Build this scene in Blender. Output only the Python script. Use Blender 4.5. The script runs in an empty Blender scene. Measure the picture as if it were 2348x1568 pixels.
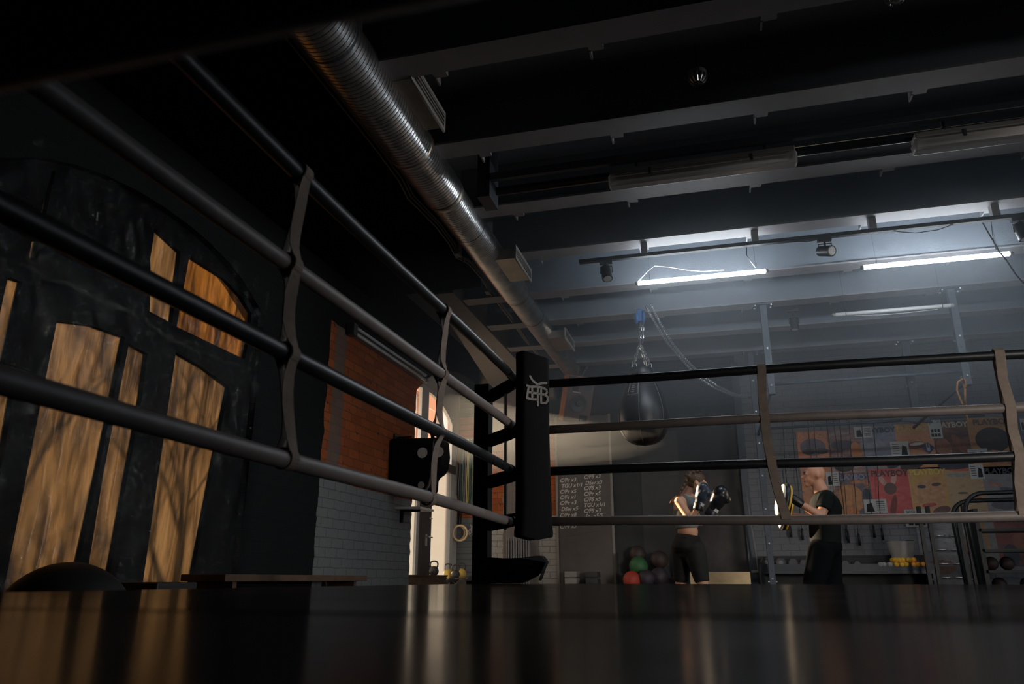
import bpy, math, random
from mathutils import Vector, Matrix, Euler, Quaternion
random.seed(7)
S = bpy.context.scene
COL = S.collection
PI = math.pi

# ---------------------------------------------------------------- camera
FPX = 1729.0
PITCH, YAW = math.radians(17.47), math.radians(15.0)
CAM = Vector((0, 0, .53))
cam = bpy.data.cameras.new('camera')
cam.sensor_width = 36; cam.sensor_fit = 'HORIZONTAL'
cam.lens = FPX * 36 / 2348
cam.clip_start = .01; cam.clip_end = 200
cam.dof.use_dof = True; cam.dof.focus_distance = 6.2; cam.dof.aperture_fstop = 3.2
camo = bpy.data.objects.new('camera', cam); COL.objects.link(camo)
camo.location = CAM
camo.rotation_euler = (PI / 2 + PITCH, 0, YAW)
S.camera = camo
S.view_settings.view_transform = 'Standard'
S.view_settings.look = 'None'
S.view_settings.gamma = 1
S.view_settings.exposure = 0.0
S.view_settings.use_curve_mapping = False
try:
    S.cycles.use_denoising = True
    S.cycles.max_bounces = 8
    S.cycles.transparent_max_bounces = 12
    S.cycles.volume_bounces = 0
    S.cycles.sample_clamp_indirect = 4
except Exception:
    pass

# ---------------------------------------------------------------- sky, sun, window portals, added fill lights
SKY = (1.0, .91, .80)
w = bpy.data.worlds.new('sky'); S.world = w; w.use_nodes = True
bg = w.node_tree.nodes['Background']
bg.inputs[0].default_value = (*SKY, 1); bg.inputs[1].default_value = 2.6
sl = bpy.data.lights.new('sun', 'SUN'); sl.energy = 32.0; sl.angle = math.radians(.8); sl.color = (1, .72, .46)
so = bpy.data.objects.new('sun', sl); COL.objects.link(so); so.location = (-12, 14, 8)
so.rotation_euler = Vector((.87, -.42, -.292)).to_track_quat('-Z', 'Y').to_euler()
def portal(y, z, sy, sz, x):
    l = bpy.data.lights.new('window_portal', 'AREA'); l.shape = 'RECTANGLE'; l.size = sz; l.size_y = sy
    l.cycles.is_portal = True
    o = bpy.data.objects.new('window_portal', l); COL.objects.link(o); o.location = (x, y, z)
    o.rotation_euler = (0, -PI / 2, 0)
al = bpy.data.lights.new('fill_light', 'AREA'); al.shape = 'RECTANGLE'; al.size = 1.6; al.size_y = 3.5; al.energy = 40; al.color = (.72, .86, 1.0)  # added bluish fill from the unseen right side
ao = bpy.data.objects.new('fill_light', al); COL.objects.link(ao); ao.location = (6.9, 7.4, 2.3); ao.rotation_euler = (0, PI / 2, 0)
cl_ = bpy.data.lights.new('fill_light', 'AREA'); cl_.shape = 'RECTANGLE'; cl_.size = 1.2; cl_.size_y = 3.6; cl_.energy = 22; cl_.color = (1.0, .94, .90); cl_.spread = math.radians(44)  # added warm white fill aimed at the left ropes and brick pier
co = bpy.data.objects.new('fill_light', cl_); COL.objects.link(co); co.location = (6.9, 5.2, 1.3); co.rotation_euler = Vector((-1, -.05, -.04)).to_track_quat('-Z', 'Y').to_euler()
bl_ = bpy.data.lights.new('fill_light', 'AREA'); bl_.shape = 'RECTANGLE'; bl_.size = 3.0; bl_.size_y = 1.4; bl_.energy = 34; bl_.color = (1.0, .93, .86); bl_.spread = math.radians(38)  # added narrow fill from behind right, for the far ropes and posters
bo = bpy.data.objects.new('fill_light', bl_); COL.objects.link(bo); bo.location = (6.6, -1.6, 1.35); bo.rotation_euler = Vector((-.47, .88, -.085)).to_track_quat('-Z', 'Z').to_euler()
portal(10.2, 1.7, 2.8, 3.4, -4.12)
portal(4.2, 1.75, 2.6, 2.9, -4.0)

# ---------------------------------------------------------------- pixel rays of the photograph -> points on real planes
_F = Vector((-math.sin(YAW) * math.cos(PITCH), math.cos(YAW) * math.cos(PITCH), math.sin(PITCH)))
_R = Vector((math.cos(YAW), math.sin(YAW), 0)); _U = _R.cross(_F)
def ray(px, py): return _F + _R * ((px - 1174) / FPX) + _U * ((784 - py) / FPX)
def onX(px, py, v): d = ray(px, py); return CAM + d * (v / d.x)
def onY(px, py, v): d = ray(px, py); return CAM + d * (v / d.y)
def onZ(px, py, v): d = ray(px, py); return CAM + d * ((v - CAM.z) / d.z)

# ---------------------------------------------------------------- materials
class NT:
    def __init__(s, name):
        s.m = bpy.data.materials.new(name); s.m.use_nodes = True
        s.t = s.m.node_tree; s.n = s.t.nodes; s.l = s.t.links
        s.b = s.n['Principled BSDF']; s.out = s.n['Material Output']
    def node(s, t, **kw):
        n = s.n.new(t)
        for k, v in kw.items(): setattr(n, k, v)
        return n
    def link(s, a, b): s.l.new(a, b)
    def math(s, op, a, b=0.0, c=0.0):
        n = s.n.new('ShaderNodeMath'); n.operation = op
        for i, v in enumerate((a, b, c)):
            if isinstance(v, (int, float)): n.inputs[i].default_value = v
            else: s.l.new(v, n.inputs[i])
        return n.outputs[0]
    def coords(s, scale=(1, 1, 1), rot=(0, 0, 0)):
        t = s.n.new('ShaderNodeTexCoord'); m = s.n.new('ShaderNodeMapping')
        m.inputs['Scale'].default_value = scale; m.inputs['Rotation'].default_value = rot
        s.l.new(t.outputs['Object'], m.inputs[0]); return m.outputs[0]
    def noise(s, scale, vec=None, detail=4, rough=.6, dist=0):
        n = s.n.new('ShaderNodeTexNoise'); n.inputs['Scale'].default_value = scale
        n.inputs['Detail'].default_value = detail; n.inputs['Roughness'].default_value = rough
        n.inputs['Distortion'].default_value = dist
        s.l.new(vec if vec is not None else s.coords(), n.inputs['Vector']); return n.outputs['Fac']
    def ramp(s, fac, stops):
        r = s.n.new('ShaderNodeValToRGB'); e = r.color_ramp.elements
        while len(e) < len(stops): e.new(.5)
        for i, (p, c) in enumerate(stops): e[i].position = p; e[i].color = (*c, 1)
        s.l.new(fac, r.inputs[0]); return r.outputs[0]
    def mix(s, fac, a, b):
        n = s.n.new('ShaderNodeMix'); n.data_type = 'RGBA'
        for sock, v in ((n.inputs[0], fac), (n.inputs[6], a), (n.inputs[7], b)):
            if isinstance(v, (int, float)): sock.default_value = v
            elif isinstance(v, tuple): sock.default_value = (*v, 1)
            else: s.l.new(v, sock)
        return n.outputs[2]
    def bump(s, h, strength=.3, dist=.01):
        n = s.n.new('ShaderNodeBump'); n.inputs['Strength'].default_value = strength; n.inputs['Distance'].default_value = dist
        s.l.new(h, n.inputs['Height']); s.l.new(n.outputs[0], s.b.inputs['Normal']); return n.outputs[0]
def mat(name, col, rough=.6, metal=0., var=.15, nscale=8, bump=0., bscale=60, spec=None, coat=0., emit=None, estr=0.):
    k = NT(name); b = k.b
    c1 = tuple(max(0, c * (1 - var)) for c in col); c2 = tuple(min(1, c * (1 + var)) for c in col)
    k.link(k.ramp(k.noise(nscale), [(.3, c1), (.7, c2)]), b.inputs['Base Color'])
    b.inputs['Roughness'].default_value = rough; b.inputs['Metallic'].default_value = metal
    if bump: k.bump(k.noise(bscale), bump)
    if spec is not None: b.inputs['Specular IOR Level'].default_value = spec
    if coat: b.inputs['Coat Weight'].default_value = coat; b.inputs['Coat Roughness'].default_value = .15
    if emit: b.inputs['Emission Color'].default_value = (*emit, 1); b.inputs['Emission Strength'].default_value = estr
    return k.m
def brickmat(name, axes, kind):
    """wall faces: painted and bare brick zones; axes picks the horizontal world axis"""
    k = NT(name); b = k.b
    tc = k.n.new('ShaderNodeTexCoord'); sp = k.n.new('ShaderNodeSeparateXYZ'); k.link(tc.outputs['Object'], sp.inputs[0])
    H = sp.outputs[0 if axes == 'x' else 1]; Z = sp.outputs[2]
    cb = k.n.new('ShaderNodeCombineXYZ'); k.link(H, cb.inputs[0]); k.link(Z, cb.inputs[1])
    wob = k.noise(5, cb.outputs[0]); wob2 = k.noise(1.3, cb.outputs[0])
    cb2 = k.n.new('ShaderNodeCombineXYZ')
    k.link(k.math('ADD', H, k.math('MULTIPLY', wob, .03)), cb2.inputs[0]); k.link(k.math('ADD', Z, k.math('MULTIPLY', wob, .025)), cb2.inputs[1])
    br = k.n.new('ShaderNodeTexBrick'); k.link(cb2.outputs[0], br.inputs['Vector'])
    br.inputs['Scale'].default_value = 1; br.inputs['Brick Width'].default_value = .24; br.inputs['Row Height'].default_value = .093
    br.inputs['Mortar Size'].default_value = .006; br.inputs['Mortar Smooth'].default_value = .4; br.inputs['Bias'].default_value = -.2
    br.inputs['Color1'].default_value = (.40, .105, .03, 1); br.inputs['Color2'].default_value = (.23, .055, .018, 1); br.inputs['Mortar'].default_value = (.16, .07, .035, 1)
    fine = k.noise(38, cb.outputs[0], 6); pit = k.noise(11, cb.outputs[0], 3, .7)
    orange = k.mix(k.math('MULTIPLY', k.math('GREATER_THAN', pit, .63), .8), br.outputs[0], (.035, .025, .02))
    orange = k.mix(k.math('MULTIPLY', fine, .35), orange, (.13, .05, .03))
    def paint(c, m): return k.mix(k.math('MULTIPLY', br.outputs['Fac'], m), k.mix(fine, tuple(x * .75 for x in c), tuple(x * 1.2 for x in c)), tuple(x * .35 for x in c))
    black = k.mix(wob2, (.0035, .005, .0055), (.008, .010, .011))
    zz = k.math('ADD', Z, k.math('MULTIPLY', k.math('SUBTRACT', wob, .5), .07))
    hh = k.math('ADD', H, k.math('MULTIPLY', k.math('SUBTRACT', wob, .5), .10))
    lo = k.math('LESS_THAN', zz, 1.47)
    if kind == 'left':
        pale = paint((.17, .18, .18), .55)
        pier = k.math('GREATER_THAN', hh, 6.62)
        conc = k.math('MULTIPLY', k.math('GREATER_THAN', hh, 6.74), k.math('LESS_THAN', k.math('ADD', hh, k.math('MULTIPLY', wob2, .2)), 7.08))
        up = k.mix(k.math('MULTIPLY', conc, .8), orange, (.12, .11, .10))
        c = k.mix(lo, up, pale)
        c = k.mix(k.math('GREATER_THAN', zz, 3.08), c, black)
        c = k.mix(pier, black, c)
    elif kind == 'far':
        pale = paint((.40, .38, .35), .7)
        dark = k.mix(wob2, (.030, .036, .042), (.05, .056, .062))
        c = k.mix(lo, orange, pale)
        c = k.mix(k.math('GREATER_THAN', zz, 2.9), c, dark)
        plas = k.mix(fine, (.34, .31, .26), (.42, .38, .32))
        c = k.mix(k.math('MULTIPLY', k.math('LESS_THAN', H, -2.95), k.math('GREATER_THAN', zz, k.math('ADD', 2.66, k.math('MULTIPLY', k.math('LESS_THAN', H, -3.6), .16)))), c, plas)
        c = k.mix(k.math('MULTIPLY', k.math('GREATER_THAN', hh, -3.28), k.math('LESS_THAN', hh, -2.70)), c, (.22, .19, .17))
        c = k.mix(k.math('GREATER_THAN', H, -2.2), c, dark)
        grey = paint((.20, .20, .21), .38)
        c = k.mix(k.math('GREATER_THAN', H, .42), c, grey)
    else:
        c = paint((.02, .024, .028), .5)
    k.link(c, b.inputs['Base Color']); b.inputs['Roughness'].default_value = .9; b.inputs['Specular IOR Level'].default_value = .2
    k.bump(k.math('ADD', k.math('MULTIPLY', br.outputs['Fac'], -1.0), k.math('MULTIPLY', fine, .6)), .6, .012)
    return k.m
M = {}
M['wall_left'] = brickmat('painted and bare brick left', 'y', 'left')
M['wall_far'] = brickmat('painted and bare brick far', 'x', 'far')
M['wall_dark'] = brickmat('dark brick', 'x', 'dark')
M['plaster'] = mat('beige plaster reveal', (.52, .48, .42), .85, var=.12, nscale=3, bump=.15)
M['ceil'] = mat('blue grey ceiling paint', (.17, .195, .225), .7, var=.12, nscale=2, bump=.2)
M['beam'] = mat('grey painted steel', (.225, .215, .22), .55, var=.1, nscale=4, bump=.05)
M['soffit'] = mat('grey plaster soffit', (.26, .235, .21), .85, var=.1)
M['floor'] = mat('dark rubber flooring', (.02, .02, .022), .6, var=.3, bump=.2)
M['black'] = mat('matt black paint', (.008, .010, .012), .6, var=.2)
M['winblack'] = mat('black window paint', (.0025, .003, .0035), .97, var=.2, spec=.05)
M['padblack'] = mat('matt black pad vinyl', (.004, .0045, .005), .8, var=.2, bump=.12, bscale=90, spec=.15)
M['blackgloss'] = mat('glossy black steel', (.006, .009, .010), .42, var=.2, spec=.28)
M['dmetal'] = mat('dark painted metal', (.025, .033, .042), .45, var=.15)
M['navymetal'] = mat('slate painted steel', (.055, .07, .09), .5, var=.15)
M['vinylblack'] = mat('black vinyl', (.009, .009, .011), .38, var=.2, bump=.12, bscale=90)
M['fabricblack'] = mat('black canvas cloth', (.006, .0065, .007), .9, var=.3, bump=.3, bscale=200)
M['ropeblack'] = mat('black rope vinyl', (.010, .012, .014), .42, var=.15, bump=.08, bscale=50)
M['ropetaupe'] = mat('taupe rope vinyl', (.165, .138, .128), .5, var=.12, nscale=14, bump=.1, bscale=70)
M['strap'] = mat('taupe webbing strap', (.20, .155, .125), .8, var=.15, nscale=20, bump=.3, bscale=220)
M['logo'] = mat('grey printed emblem', (.30, .28, .26), .7, var=.05)
M['white'] = mat('white paint', (.62, .60, .56), .5, var=.06)
M['chrome'] = mat('bright metal', (.62, .64, .66), .28, 1., var=.05)
M['galv'] = mat('galvanised sheet metal', (.62, .61, .60), .29, .97, var=.2, nscale=9, bump=.06, bscale=30)
M['galvmatt'] = mat('brushed sheet metal', (.42, .37, .31), .4, 1., var=.15, nscale=5)
M['grille'] = mat('white enamelled grille', (.36, .35, .33), .45, var=.08)
M['bucket'] = mat('dull aluminium', (.60, .58, .55), .4, .35, var=.05)
M['wood'] = mat('pale plywood', (.80, .58, .32), .6, var=.12, nscale=10)
M['darkwood'] = mat('dark brown wood', (.09, .05, .03), .6, var=.3, nscale=10)
M['ringwood'] = mat('beech wood', (.70, .52, .32), .45, var=.08)
M['speakerwood'] = mat('orange veneer', (.34, .12, .045), .45, var=.2, nscale=6)
M['board'] = mat('grey green chalkboard', (.115, .10, .092), .85, var=.14, nscale=3)
M['panel'] = mat('dark grey panel', (.035, .038, .04), .8, var=.2, nscale=2)
M['panel2'] = mat('charcoal panel', (.060, .060, .060), .8, var=.15, nscale=2)
M['panel3'] = mat('scuffed grey panel', (.058, .052, .05), .8, var=.25, nscale=4)
M['chalk'] = mat('white chalk', (.62, .58, .53), .9, var=.2, nscale=80)
M['chalkdim'] = mat('faded chalk', (.16, .14, .13), .9, var=.2, nscale=50)
M['frame'] = mat('aluminium frame', (.55, .53, .50), .5, var=.05)
M['darkframe'] = mat('brown grey door stile', (.06, .055, .055), .5, var=.1)
M['red'] = mat('red rubber', (.42, .045, .025), .6, var=.1)
M['green'] = mat('green rubber', (.035, .13, .045), .6, var=.1)
M['purple'] = mat('dark mottled rubber', (.035, .026, .036), .6, var=.5, nscale=14)
M['brownball'] = mat('brown leather', (.05, .030, .024), .6, var=.3)
M['yellow'] = mat('yellow enamel', (.72, .48, .10), .4, var=.08)
M['orangeplastic'] = mat('orange vinyl', (.85, .33, .03), .45, var=.15)
M['amberplastic'] = mat('yellow orange vinyl', (.90, .50, .05), .45, var=.15)
M['greyplastic'] = mat('pale grey vinyl', (.36, .35, .33), .5, var=.1)
M['iron'] = mat('cast iron', (.05, .048, .048), .45, var=.2, bump=.2, bscale=100)
M['block'] = mat('pale grey foam', (.42, .40, .36), .8, var=.05)
M['blockdark'] = mat('charcoal foam', (.06, .058, .056), .8, var=.05)
M['blue'] = mat('blue enamel', (.03, .13, .34), .4, var=.1)
M['cable'] = mat('grey cable', (.32, .28, .24), .6, var=.1)
M['whitecable'] = mat('white cable', (.6, .55, .5), .6, var=.05)
M['orangestrap'] = mat('tan sling webbing', (.34, .17, .06), .8, var=.15)
M['bandgreen'] = mat('teal latex band', (.05, .14, .13), .6, var=.2)
M['bandyellow'] = mat('yellow latex band', (.55, .48, .17), .6, var=.1)
M['bandgrey'] = mat('grey latex band', (.20, .19, .19), .6, var=.1)
M['skinw'] = mat('light skin', (.66, .36, .23), .5, var=.06, nscale=12)
M['skinm'] = mat('tanned skin', (.50, .24, .15), .5, var=.08, nscale=12)
M['hair'] = mat('brown hair', (.085, .045, .025), .5, var=.5, nscale=60, bump=.5, bscale=90)
M['hairtip'] = mat('light brown hair ends', (.30, .14, .06), .5, var=.3, nscale=60)
M['top'] = mat('grey green jersey', (.17, .19, .19), .8, var=.06)
M['shorts'] = mat('charcoal lycra', (.018, .018, .017), .7, var=.1, spec=.2)
M['tshirt'] = mat('black cotton', (.008, .010, .010), .9, var=.2, bump=.2, bscale=15, spec=.08)
M['trousers'] = mat('black trousers', (.004, .005, .006), .95, var=.2, spec=.05)
M['glove'] = mat('navy glove leather', (.030, .042, .065), .36, var=.15, coat=.3)
M['gloveblack'] = mat('black glove leather', (.010, .012, .016), .3, var=.15, coat=.3)
M['mitt'] = mat('white mitt leather', (.55, .54, .50), .45, var=.06)
M['mittyellow'] = mat('yellow mitt trim', (.60, .36, .03), .5, var=.05)
M['paper'] = mat('white paper', (.50, .49, .47), .8, var=.05)
M['ink'] = mat('black ink', (.02, .02, .022), .8, var=.1)
M['socket'] = mat('lamp housing grey', (.22, .21, .20), .5, var=.05)
M['unlit'] = mat('unlit white tube glass', (.60, .60, .60), .3, var=.03)
M['lit'] = mat('lit tube', (.8, .8, .8), .4, emit=(.86, .93, 1.0), estr=78)
M['concrete'] = mat('outdoor paving', (.35, .32, .28), .9)
M['bark'] = mat('bark', (.08, .06, .045), .9)
def amber_film(name, ca, cb_):
    k = NT(name); k.n.remove(k.b)
    v = k.coords((1, 2.2, .35)); n = k.noise(3.2, v, 5, .6, 1.2)
    v2 = k.coords((1, 5.0, .8), (.35, 0, 0)); n2 = k.noise(2.4, v2, 3, .5, .8)
    col = k.mix(n, ca, cb_)
    fold = k.ramp(n2, [(.35, (.25, .25, .25)), (.62, (1, 1, 1))])
    mul = k.n.new('ShaderNodeMix'); mul.data_type = 'RGBA'; mul.blend_type = 'MULTIPLY'; mul.inputs[0].default_value = 1
    k.link(col, mul.inputs[6]); k.link(fold, mul.inputs[7])
    tr = k.n.new('ShaderNodeBsdfTranslucent'); k.link(mul.outputs[2], tr.inputs[0])
    gl = k.n.new('ShaderNodeBsdfGlossy'); gl.inputs['Roughness'].default_value = .3; gl.inputs[0].default_value = (.3, .3, .3, 1)
    bp = k.n.new('ShaderNodeBump'); bp.inputs['Strength'].default_value = .6; bp.inputs['Distance'].default_value = .03
    k.link(n2, bp.inputs['Height']); k.link(bp.outputs[0], gl.inputs['Normal']); k.link(bp.outputs[0], tr.inputs['Normal'])
    mx = k.n.new('ShaderNodeMixShader'); mx.inputs[0].default_value = .06
    k.link(tr.outputs[0], mx.inputs[1]); k.link(gl.outputs[0], mx.inputs[2]); k.link(mx.outputs[0], k.out.inputs[0])
    return k.m
def clear_film():
    k = NT('clear crumpled plastic sheet'); k.n.remove(k.b)
    gl = k.n.new('ShaderNodeBsdfGlossy'); gl.inputs['Roughness'].default_value = .10; gl.inputs[0].default_value = (.75, .8, .8, 1)
    n2 = k.noise(9, k.coords((1, 1.6, .8)), 5, .6, 2.0)
    bp = k.n.new('ShaderNodeBump'); bp.inputs['Strength'].default_value = .8; bp.inputs['Distance'].default_value = .03
    k.link(n2, bp.inputs['Height']); k.link(bp.outputs[0], gl.inputs['Normal'])
    tp = k.n.new('ShaderNodeBsdfTransparent'); mx = k.n.new('ShaderNodeMixShader'); mx.inputs[0].default_value = .032
    k.link(tp.outputs[0], mx.inputs[1]); k.link(gl.outputs[0], mx.inputs[2]); k.link(mx.outputs[0], k.out.inputs[0])
    return k.m
def frosted():
    k = NT('frosted glass'); k.n.remove(k.b)
    tr = k.n.new('ShaderNodeBsdfTranslucent'); tr.inputs[0].default_value = (.070, .080, .086, 1)
    tp = k.n.new('ShaderNodeBsdfTransparent'); tp.inputs[0].default_value = (.72, .72, .72, 1)
    gl = k.n.new('ShaderNodeBsdfGlossy'); gl.inputs['Roughness'].default_value = .1
    m1 = k.n.new('ShaderNodeMixShader'); m1.inputs[0].default_value = .85
    k.link(tp.outputs[0], m1.inputs[1]); k.link(tr.outputs[0], m1.inputs[2])
    m2 = k.n.new('ShaderNodeMixShader'); m2.inputs[0].default_value = .05
    k.link(m1.outputs[0], m2.inputs[1]); k.link(gl.outputs[0], m2.inputs[2]); k.link(m2.outputs[0], k.out.inputs[0])
    return k.m
def clear_glass(name='clear glass', fac=.06, tint=(.95, .97, .97)):
    k = NT(name); k.n.remove(k.b)
    tp = k.n.new('ShaderNodeBsdfTransparent'); tp.inputs[0].default_value = (*tint, 1)
    gl = k.n.new('ShaderNodeBsdfGlossy'); gl.inputs['Roughness'].default_value = .05
    m2 = k.n.new('ShaderNodeMixShader'); m2.inputs[0].default_value = fac
    k.link(tp.outputs[0], m2.inputs[1]); k.link(gl.outputs[0], m2.inputs[2]); k.link(m2.outputs[0], k.out.inputs[0])
    return k.m
def lamp_cover():
    k = NT('milky lamp cover'); k.n.remove(k.b)
    df = k.n.new('ShaderNodeBsdfDiffuse'); df.inputs[0].default_value = (.24, .22, .205, 1)
    tr = k.n.new('ShaderNodeBsdfTranslucent'); tr.inputs[0].default_value = (.5, .47, .44, 1)
    tp = k.n.new('ShaderNodeBsdfTransparent'); gl = k.n.new('ShaderNodeBsdfGlossy'); gl.inputs['Roughness'].default_value = .2
    a = k.n.new('ShaderNodeMixShader'); a.inputs[0].default_value = .4; k.link(df.outputs[0], a.inputs[1]); k.link(tr.outputs[0], a.inputs[2])
    b_ = k.n.new('ShaderNodeMixShader'); b_.inputs[0].default_value = .3; k.link(a.outputs[0], b_.inputs[1]); k.link(tp.outputs[0], b_.inputs[2])
    c = k.n.new('ShaderNodeMixShader'); c.inputs[0].default_value = .15; k.link(b_.outputs[0], c.inputs[1]); k.link(gl.outputs[0], c.inputs[2])
    k.link(c.outputs[0], k.out.inputs[0]); return k.m
M['amber'] = amber_film('amber plastic sheeting', (.013, .007, .003), (.034, .0235, .0125)); M['amber2'] = amber_film('orange amber plastic sheeting', (.018, .006, .001), (.042, .021, .0045)); M['film'] = clear_film(); M['lampcover'] = lamp_cover(); M['frost'] = frosted(); M['glass'] = clear_glass()
M['cover'] = clear_glass('clear lamp cover', .22, (.75, .74, .72))
def canvas_mat(name, rough, bump):
    k = NT(name); b = k.b
    k.link(k.ramp(k.noise(6), [(.3, (.006, .007, .009)), (.7, (.010, .011, .014))]), b.inputs['Base Color'])
    k.link(k.ramp(k.noise(3, k.coords((.6, 2.5, 1)), 5), [(.3, (rough * .8,) * 3), (.7, (rough * 1.25,) * 3)]), b.inputs['Roughness']); b.inputs['Specular IOR Level'].default_value = .34
    k.bump(k.noise(14, k.coords((.5, 2.2, 1)), 3), bump, .004)
    df = k.n.new('ShaderNodeBsdfDiffuse'); df.inputs[0].default_value = (.006, .0075, .0085, 1)
    mx = k.n.new('ShaderNodeMixShader'); mx.inputs[0].default_value = .58
    k.link(df.outputs[0], mx.inputs[1]); k.link(b.outputs[0], mx.inputs[2]); k.link(mx.outputs[0], k.out.inputs[0])
    return k.m
M['canvas'] = canvas_mat('dark glossy ring canvas', .125, .03)
M['mat'] = canvas_mat('dark satin mat', .155, .01)
def brick_out():
    k = NT('orange brick facade'); b = k.b  # the orange brick's own colours
    br = k.n.new('ShaderNodeTexBrick'); k.link(k.coords((1, 1, 1), (PI / 2, 0, PI / 2)), br.inputs['Vector'])
    br.inputs['Scale'].default_value = 1; br.inputs['Brick Width'].default_value = .5; br.inputs['Row Height'].default_value = .2
    br.inputs['Mortar Size'].default_value = .012
    br.inputs['Color1'].default_value = (.60, .26, .14, 1); br.inputs['Color2'].default_value = (.48, .2, .11, 1); br.inputs['Mortar'].default_value = (.6, .48, .38, 1)
    k.link(br.outputs[0], b.inputs['Base Color']); b.inputs['Roughness'].default_value = .9
    return k.m
M['brickout'] = brick_out()

# ---------------------------------------------------------------- mesh helpers
class MB:
    def __init__(s): s.v = []; s.f = []
    def add(s, vs, fs):
        o = len(s.v); s.v += [Vector(v) for v in vs]; s.f += [tuple(i + o for i in f) for f in fs]; return s
    def box(s, c, d, rot=None):
        c = Vector(c); h = Vector(d) / 2
        vs = [Vector((x * h.x, y * h.y, z * h.z)) for x in (-1, 1) for y in (-1, 1) for z in (-1, 1)]
        if rot is not None:
            R = rot if isinstance(rot, Matrix) else Euler(rot).to_matrix()
            vs = [R @ v for v in vs]
        return s.add([c + v for v in vs], [(0, 1, 3, 2), (4, 6, 7, 5), (0, 4, 5, 1), (2, 3, 7, 6), (0, 2, 6, 4), (1, 5, 7, 3)])
    def bx(s, x0, x1, y0, y1, z0, z1): return s.box(((x0 + x1) / 2, (y0 + y1) / 2, (z0 + z1) / 2), (abs(x1 - x0), abs(y1 - y0), abs(z1 - z0)))
    def lathe(s, prof, o=(0, 0, 0), ax=(0, 0, 1), seg=20, cap=True, sx=1., sy=1.):
        """prof = [(distance along axis, radius)]"""
        o = Vector(o); ax = Vector(ax).normalized(); q = Vector((0, 0, 1)).rotation_difference(ax)
        vs = []; fs = []
        for (t, r) in prof:
            for i in range(seg):
                a = 2 * PI * i / seg; vs.append(o + q @ Vector((r * math.cos(a) * sx, r * math.sin(a) * sy, t)))
        for j in range(len(prof) - 1):
            for i in range(seg):
                fs.append((j * seg + i, j * seg + (i + 1) % seg, (j + 1) * seg + (i + 1) % seg, (j + 1) * seg + i))
        if cap: fs.append(tuple(range(seg))[::-1]); fs.append(tuple((len(prof) - 1) * seg + i for i in range(seg)))
        return s.add(vs, fs)
    def cyl(s, a, b, r, r2=None, seg=16):
        a = Vector(a); b = Vector(b); return s.lathe([(0, r), ((b - a).length, r if r2 is None else r2)], a, b - a, seg)
    def tube(s, pts, r, seg=10, closed=False, rs=None):
        pts = [Vector(p) for p in pts]; n = len(pts); vs = []; fs = []
        up = None
        for i, p in enumerate(pts):
            if closed: t = pts[(i + 1) % n] - pts[i - 1]
            else: t = pts[min(i + 1, n - 1)] - pts[max(i - 1, 0)]
            t.normalize()
            if up is None:
                up = Vector((0, 0, 1)) if abs(t.z) < .9 else Vector((1, 0, 0))
            up = (up - t * up.dot(t)).normalized(); sd = t.cross(up)
            rr = rs[i] if rs else r
            for j in range(seg):
                a = 2 * PI * j / seg; vs.append(p + (up * math.cos(a) + sd * math.sin(a)) * rr)
        m = n if closed else n - 1
        for i in range(m):
            for j in range(seg):
                k2 = (i + 1) % n; fs.append((i * seg + j, i * seg + (j + 1) % seg, k2 * seg + (j + 1) % seg, k2 * seg + j))
        if not closed: fs.append(tuple(range(seg))[::-1]); fs.append(tuple((n - 1) * seg + j for j in range(seg)))
        return s.add(vs, fs)
    def sph(s, c, r, rot=None, seg=18, rings=11):
        if isinstance(r, (int, float)): r = (r, r, r)
        c = Vector(c); R = Euler(rot).to_matrix() if rot is not None else Matrix.Identity(3)
        vs = [c + R @ Vector((0, 0, r[2]))]; fs = []
        for j in range(1, rings):
            ph = PI * j / rings
            for i in range(seg):
                a = 2 * PI * i / seg; vs.append(c + R @ Vector((r[0] * math.sin(ph) * math.cos(a), r[1] * math.sin(ph) * math.sin(a), r[2] * math.cos(ph))))
        vs.append(c + R @ Vector((0, 0, -r[2]))); L = len(vs) - 1
        for i in range(seg):
            fs.append((0, 1 + i, 1 + (i + 1) % seg)); b = 1 + (rings - 2) * seg; fs.append((L, b + (i + 1) % seg, b + i))
        for j in range(rings - 2):
            for i in range(seg): fs.append((1 + j * seg + i, 1 + (j + 1) * seg + i, 1 + (j + 1) * seg + (i + 1) % seg, 1 + j * seg + (i + 1) % seg))
        return s.add(vs, fs)
    def cap(s, a, b, r1, r2, seg=14, fl=1.):
        """tapered limb with round ends"""
        a = Vector(a); b = Vector(b); L = (b - a).length; pr = []
        for i in range(5): t = PI / 2 * i / 5; pr.append((-r1 * math.cos(t), max(r1 * math.sin(t), .001)))
        pr.append((0, r1)); pr.append((L, r2))
        for i in range(1, 6): t = PI / 2 * i / 5; pr.append((L + r2 * math.sin(t), max(r2 * math.cos(t), .001)))
        return s.lathe(pr, a, b - a, seg)
    def ribbon(s, pts, wd, th, nrm=None):
        """flat band along pts; wd = list or single half-width vector, nrm = thickness direction per point"""
        vs = []; fs = []; n = len(pts)
        for i, p in enumerate(pts):
            p = Vector(p); w_ = Vector(wd[i] if isinstance(wd, list) else wd)
            t = (Vector(pts[min(i + 1, n - 1)]) - Vector(pts[max(i - 1, 0)])).normalized()
            nn = t.cross(w_).normalized() * th / 2
            vs += [p - w_ - nn, p + w_ - nn, p + w_ + nn, p - w_ + nn]
        for i in range(n - 1):
            a = i * 4; b = a + 4
            for j in range(4): fs.append((a + j, a + (j + 1) % 4, b + (j + 1) % 4, b + j))
        fs.append((3, 2, 1, 0)); e = (n - 1) * 4; fs.append((e, e + 1, e + 2, e + 3))
        return s.add(vs, fs)
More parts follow.
